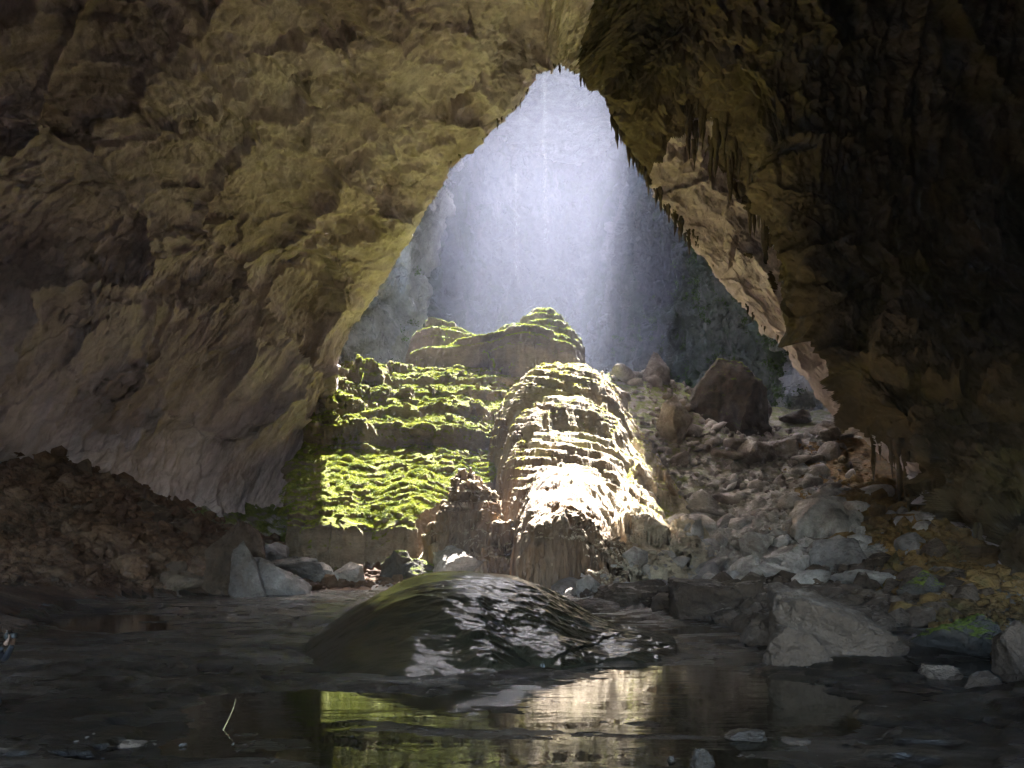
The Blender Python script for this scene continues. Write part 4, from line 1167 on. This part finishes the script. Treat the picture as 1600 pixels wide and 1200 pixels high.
# ------------------------------------------------------------------ straw and pebbles on the near floor
sm2, nt, b = new_mat("dry_straw"); b.inputs['Base Color'].default_value = (0.24, 0.19, 0.09, 1); b.inputs['Roughness'].default_value = 0.8
p0 = P(347, 1140, 8.5); p1 = P(368, 1100, 8.9)
p0[2] = -0.02; p1[2] = 0.32
bm = bmesh.new(); rings = []
for i in range(9):
    t_ = i / 8; c_ = p0 * (1 - t_) + p1 * t_ + A([0.03 * math.sin(t_ * 3), 0, 0.02 * math.sin(t_ * 3.1)]); r_ = 0.011 * (1 - 0.7 * t_)
    rings.append([bm.verts.new((c_[0] + r_ * math.cos(k * 1.0472), c_[1] + r_ * math.sin(k * 1.0472), c_[2])) for k in range(6)])
for a_, b_ in zip(rings[:-1], rings[1:]):
    for k in range(6): bm.faces.new((a_[k], a_[(k + 1) % 6], b_[(k + 1) % 6], b_[k]))
bm.faces.new(rings[-1]); me = bpy.data.meshes.new("straw"); bm.to_mesh(me); bm.free()
tag(link("straw", me, sm2), "single thin pale straw sticking up out of the pool at lower left", "straw")
for k, (px, py, wpx) in enumerate([(120, 1172, 9), (136, 1166, 12), (147, 1160, 10), (212, 1162, 6), (241, 1165, 11), (288, 1166, 18), (363, 1164, 8), (425, 1192, 8), (160, 1190, 8)]):
    d_ = CZ * F / (py - HY); v_ = rocks_verts(1, I2, np.array([1.0]), np.random.RandomState(200 + k))[0] * (wpx / 2 / F * d_) * A([1, 1, .6])
    q_ = P(px, py, d_); q_[2] = max(gz(q_[0], q_[1]), 0.0) + wpx * 0.15 / F * d_
    tag(link("pebble", raw_mesh("pebble", v_ + q_, I2[1]), M['boulder_g']), "small pale pebble on the dark wet floor at lower left", "pebble", "pale pebbles on the near floor")

# ------------------------------------------------------------------ person at the left edge
pm, nt, b = new_mat("dark_clothing"); b.inputs['Base Color'].default_value = (0.012, 0.012, 0.016, 1); b.inputs['Roughness'].default_value = 0.9
sm_, nt, b = new_mat("skin"); b.inputs['Base Color'].default_value = (0.10, 0.055, 0.035, 1); b.inputs['Roughness'].default_value = 0.6
def skin_fig(name, verts, edges, radii, mat, parent=None, sub=2):
    me = bpy.data.meshes.new(name); me.from_pydata(verts, edges, [])
    o = bpy.data.objects.new(name, me); C.objects.link(o)
    if parent: o.parent = parent
    m = o.modifiers.new("skin", 'SKIN'); me.skin_vertices
    o.modifiers.new("sub", 'SUBSURF').levels = sub
    o.modifiers["sub"].render_levels = sub
    sl = me.skin_vertices[0].data if len(me.skin_vertices) else None
    if sl:
        for i, r_ in enumerate(radii):
            sl[i].radius = (r_, r_) if not isinstance(r_, tuple) else r_
        sl[0].use_root = True
    me.materials.append(mat)
    return o
pp = Vector((-7.58, 9.5, gz(-7.58, 9.5)))
# kneeling, leaning towards the pools, forearms raised to a camera; x points to the pools
bv = [(0, 0, .38), (.10, 0, .56), (.20, 0, .76), (.26, 0, .92), (.30, 0, 1.0), (.34, 0, 1.10), (.37, 0, 1.19),
      (.22, -.19, .88), (.34, -.24, .66), (.52, -.12, .84), (.57, -.08, .88),
      (.22, .19, .88), (.34, .24, .66), (.52, .12, .84), (.57, .08, .88),
      (.02, -.12, .33), (.40, -.16, .42), (.34, -.16, .06), (.46, -.16, .03),
      (.02, .12, .33), (.34, .16, .06), (-.06, .16, .07), (-.14, .16, .05)]
be = [(0, 1), (1, 2), (2, 3), (3, 4), (4, 5), (5, 6), (3, 7), (7, 8), (8, 9), (9, 10), (3, 11), (11, 12), (12, 13), (13, 14),
      (0, 15), (15, 16), (16, 17), (17, 18), (0, 19), (19, 20), (20, 21), (21, 22)]
br = [.15, .14, .16, .13, .06, .10, .085, .065, .05, .036, .03, .065, .05, .036, .03, .10, .07, .05, .045, .10, .065, .05, .045]
body_o = skin_fig("person", [Vector(v) for v in bv], be, br, pm)
body_o.location = pp
tag(body_o, "person in dark clothes kneeling at the far left edge, holding something up to the face", "person")
# face, hands and hair ride on the body
def blob(name, c, r_, mat, parent, sc=(1, 1, 1)):
    bm = bmesh.new(); bmesh.ops.create_icosphere(bm, subdivisions=3, radius=r_)
    for v in bm.verts:
        n_ = float(noise(v.co.x * 14, v.co.y * 14, v.co.z * 14))
        v.co = Vector((v.co.x * sc[0], v.co.y * sc[1], v.co.z * sc[2])) * (1 + 0.08 * n_) + Vector(c)
    me = bpy.data.meshes.new(name); bm.to_mesh(me); bm.free()
    return link(name, me, mat, parent)
fc = blob("face", (.375, 0, 1.13), .088, sm_, body_o, (1, .85, 1.2))
blob("hood", (.33, 0, 1.17), .115, pm, body_o, (1, .95, 1.1))
for sgn in (-1, 1):
    hv = [(.57, sgn * .07, .90), (.60, sgn * .05, .96)]; he = [(0, 1)]; hr = [.03, .034]
    for k in range(4):
        b0 = len(hv)
        hv += [(.62 - .006 * k, sgn * (.062 - .02 * k), 1.00), (.625, sgn * (.05 - .02 * k), 1.035 - .005 * k), (.60, sgn * (.04 - .018 * k), 1.06 - .006 * k)]
        he += [(1, b0), (b0, b0 + 1), (b0 + 1, b0 + 2)]; hr += [.010, .009, .008]
    b0 = len(hv); hv += [(.575, sgn * .02, .965), (.57, sgn * .0, .995)]; he += [(1, b0), (b0, b0 + 1)]; hr += [.011, .009]
    skin_fig("hand", [Vector(v) for v in hv], he, hr, sm_, body_o)
cmm, nt, b = new_mat("black_plastic"); b.inputs['Base Color'].default_value = (0.01, 0.01, 0.01, 1); b.inputs['Roughness'].default_value = 0.7
bm = bmesh.new(); bmesh.ops.create_cube(bm, size=1)
for v in bm.verts: v.co = Vector((v.co.x * .05, v.co.y * .13, v.co.z * .09))
bmesh.ops.bevel(bm, geom=list(bm.edges), offset=.01, segments=2, affect='EDGES')
me = bpy.data.meshes.new("camera_body"); bm.to_mesh(me); bm.free()
camb = link("photo_camera", me, cmm)
camb.location = pp + Vector((.585, 0, 1.03))
bm = bmesh.new(); bmesh.ops.create_cone(bm, cap_ends=True, segments=24, radius1=.035, radius2=.04, depth=.08)
bmesh.ops.rotate(bm, verts=bm.verts, matrix=Matrix.Rotation(R(90), 3, 'Y')); bmesh.ops.translate(bm, verts=bm.verts, vec=(.06, 0, 0))
me = bpy.data.meshes.new("lens"); bm.to_mesh(me); bm.free()
link("lens", me, cmm, camb)
tag(camb, "small dark camera held up by the kneeling person at the left edge", "camera")

# ------------------------------------------------------------------ haze
hz_m = bpy.data.materials.new("haze")
hz_m.use_nodes = True
nt = hz_m.node_tree; nt.nodes.clear()
out = nt.nodes.new("ShaderNodeOutputMaterial")
pv = nt.nodes.new("ShaderNodeVolumePrincipled")
pv.inputs['Color'].default_value = (0.72, 0.79, 1.0, 1)
pv.inputs['Density'].default_value = 0.00026
pv.inputs['Anisotropy'].default_value = 0.1
nt.links.new(pv.outputs[0], out.inputs['Volume'])
bm = bmesh.new()
bmesh.ops.create_cube(bm, size=1)
me = bpy.data.meshes.new("haze"); bm.to_mesh(me); bm.free()
hz = link("haze", me, hz_m, smooth=False)
hz.scale = (260, 420, 250)
hz.location = (0, 150, 125 - 3.5)
tag(hz, kind="stuff")

# denser haze added inside the shaft so the light beam shows
mm_ = hz_m.copy(); mm_.name = "beam_haze"
for n in mm_.node_tree.nodes:
    if n.type == 'PRINCIPLED_VOLUME':
        n.inputs['Density'].default_value = 0.0014
        n.inputs['Anisotropy'].default_value = 0.0
        n.inputs['Color'].default_value = (0.68, 0.72, 1.0, 1)
bm = bmesh.new(); bmesh.ops.create_icosphere(bm, subdivisions=4, radius=1)
for v in bm.verts:
    q = 1 + 0.16 * float(noise(v.co.x * 2, v.co.y * 2, v.co.z * 2))
    v.co = Vector((v.co.x * 30 * q + 8, v.co.y * 55 * q + 165, v.co.z * 50 * q + 60))
me = bpy.data.meshes.new("beam_haze"); bm.to_mesh(me); bm.free()
tag(link("beam_haze", me, mm_), kind="stuff")
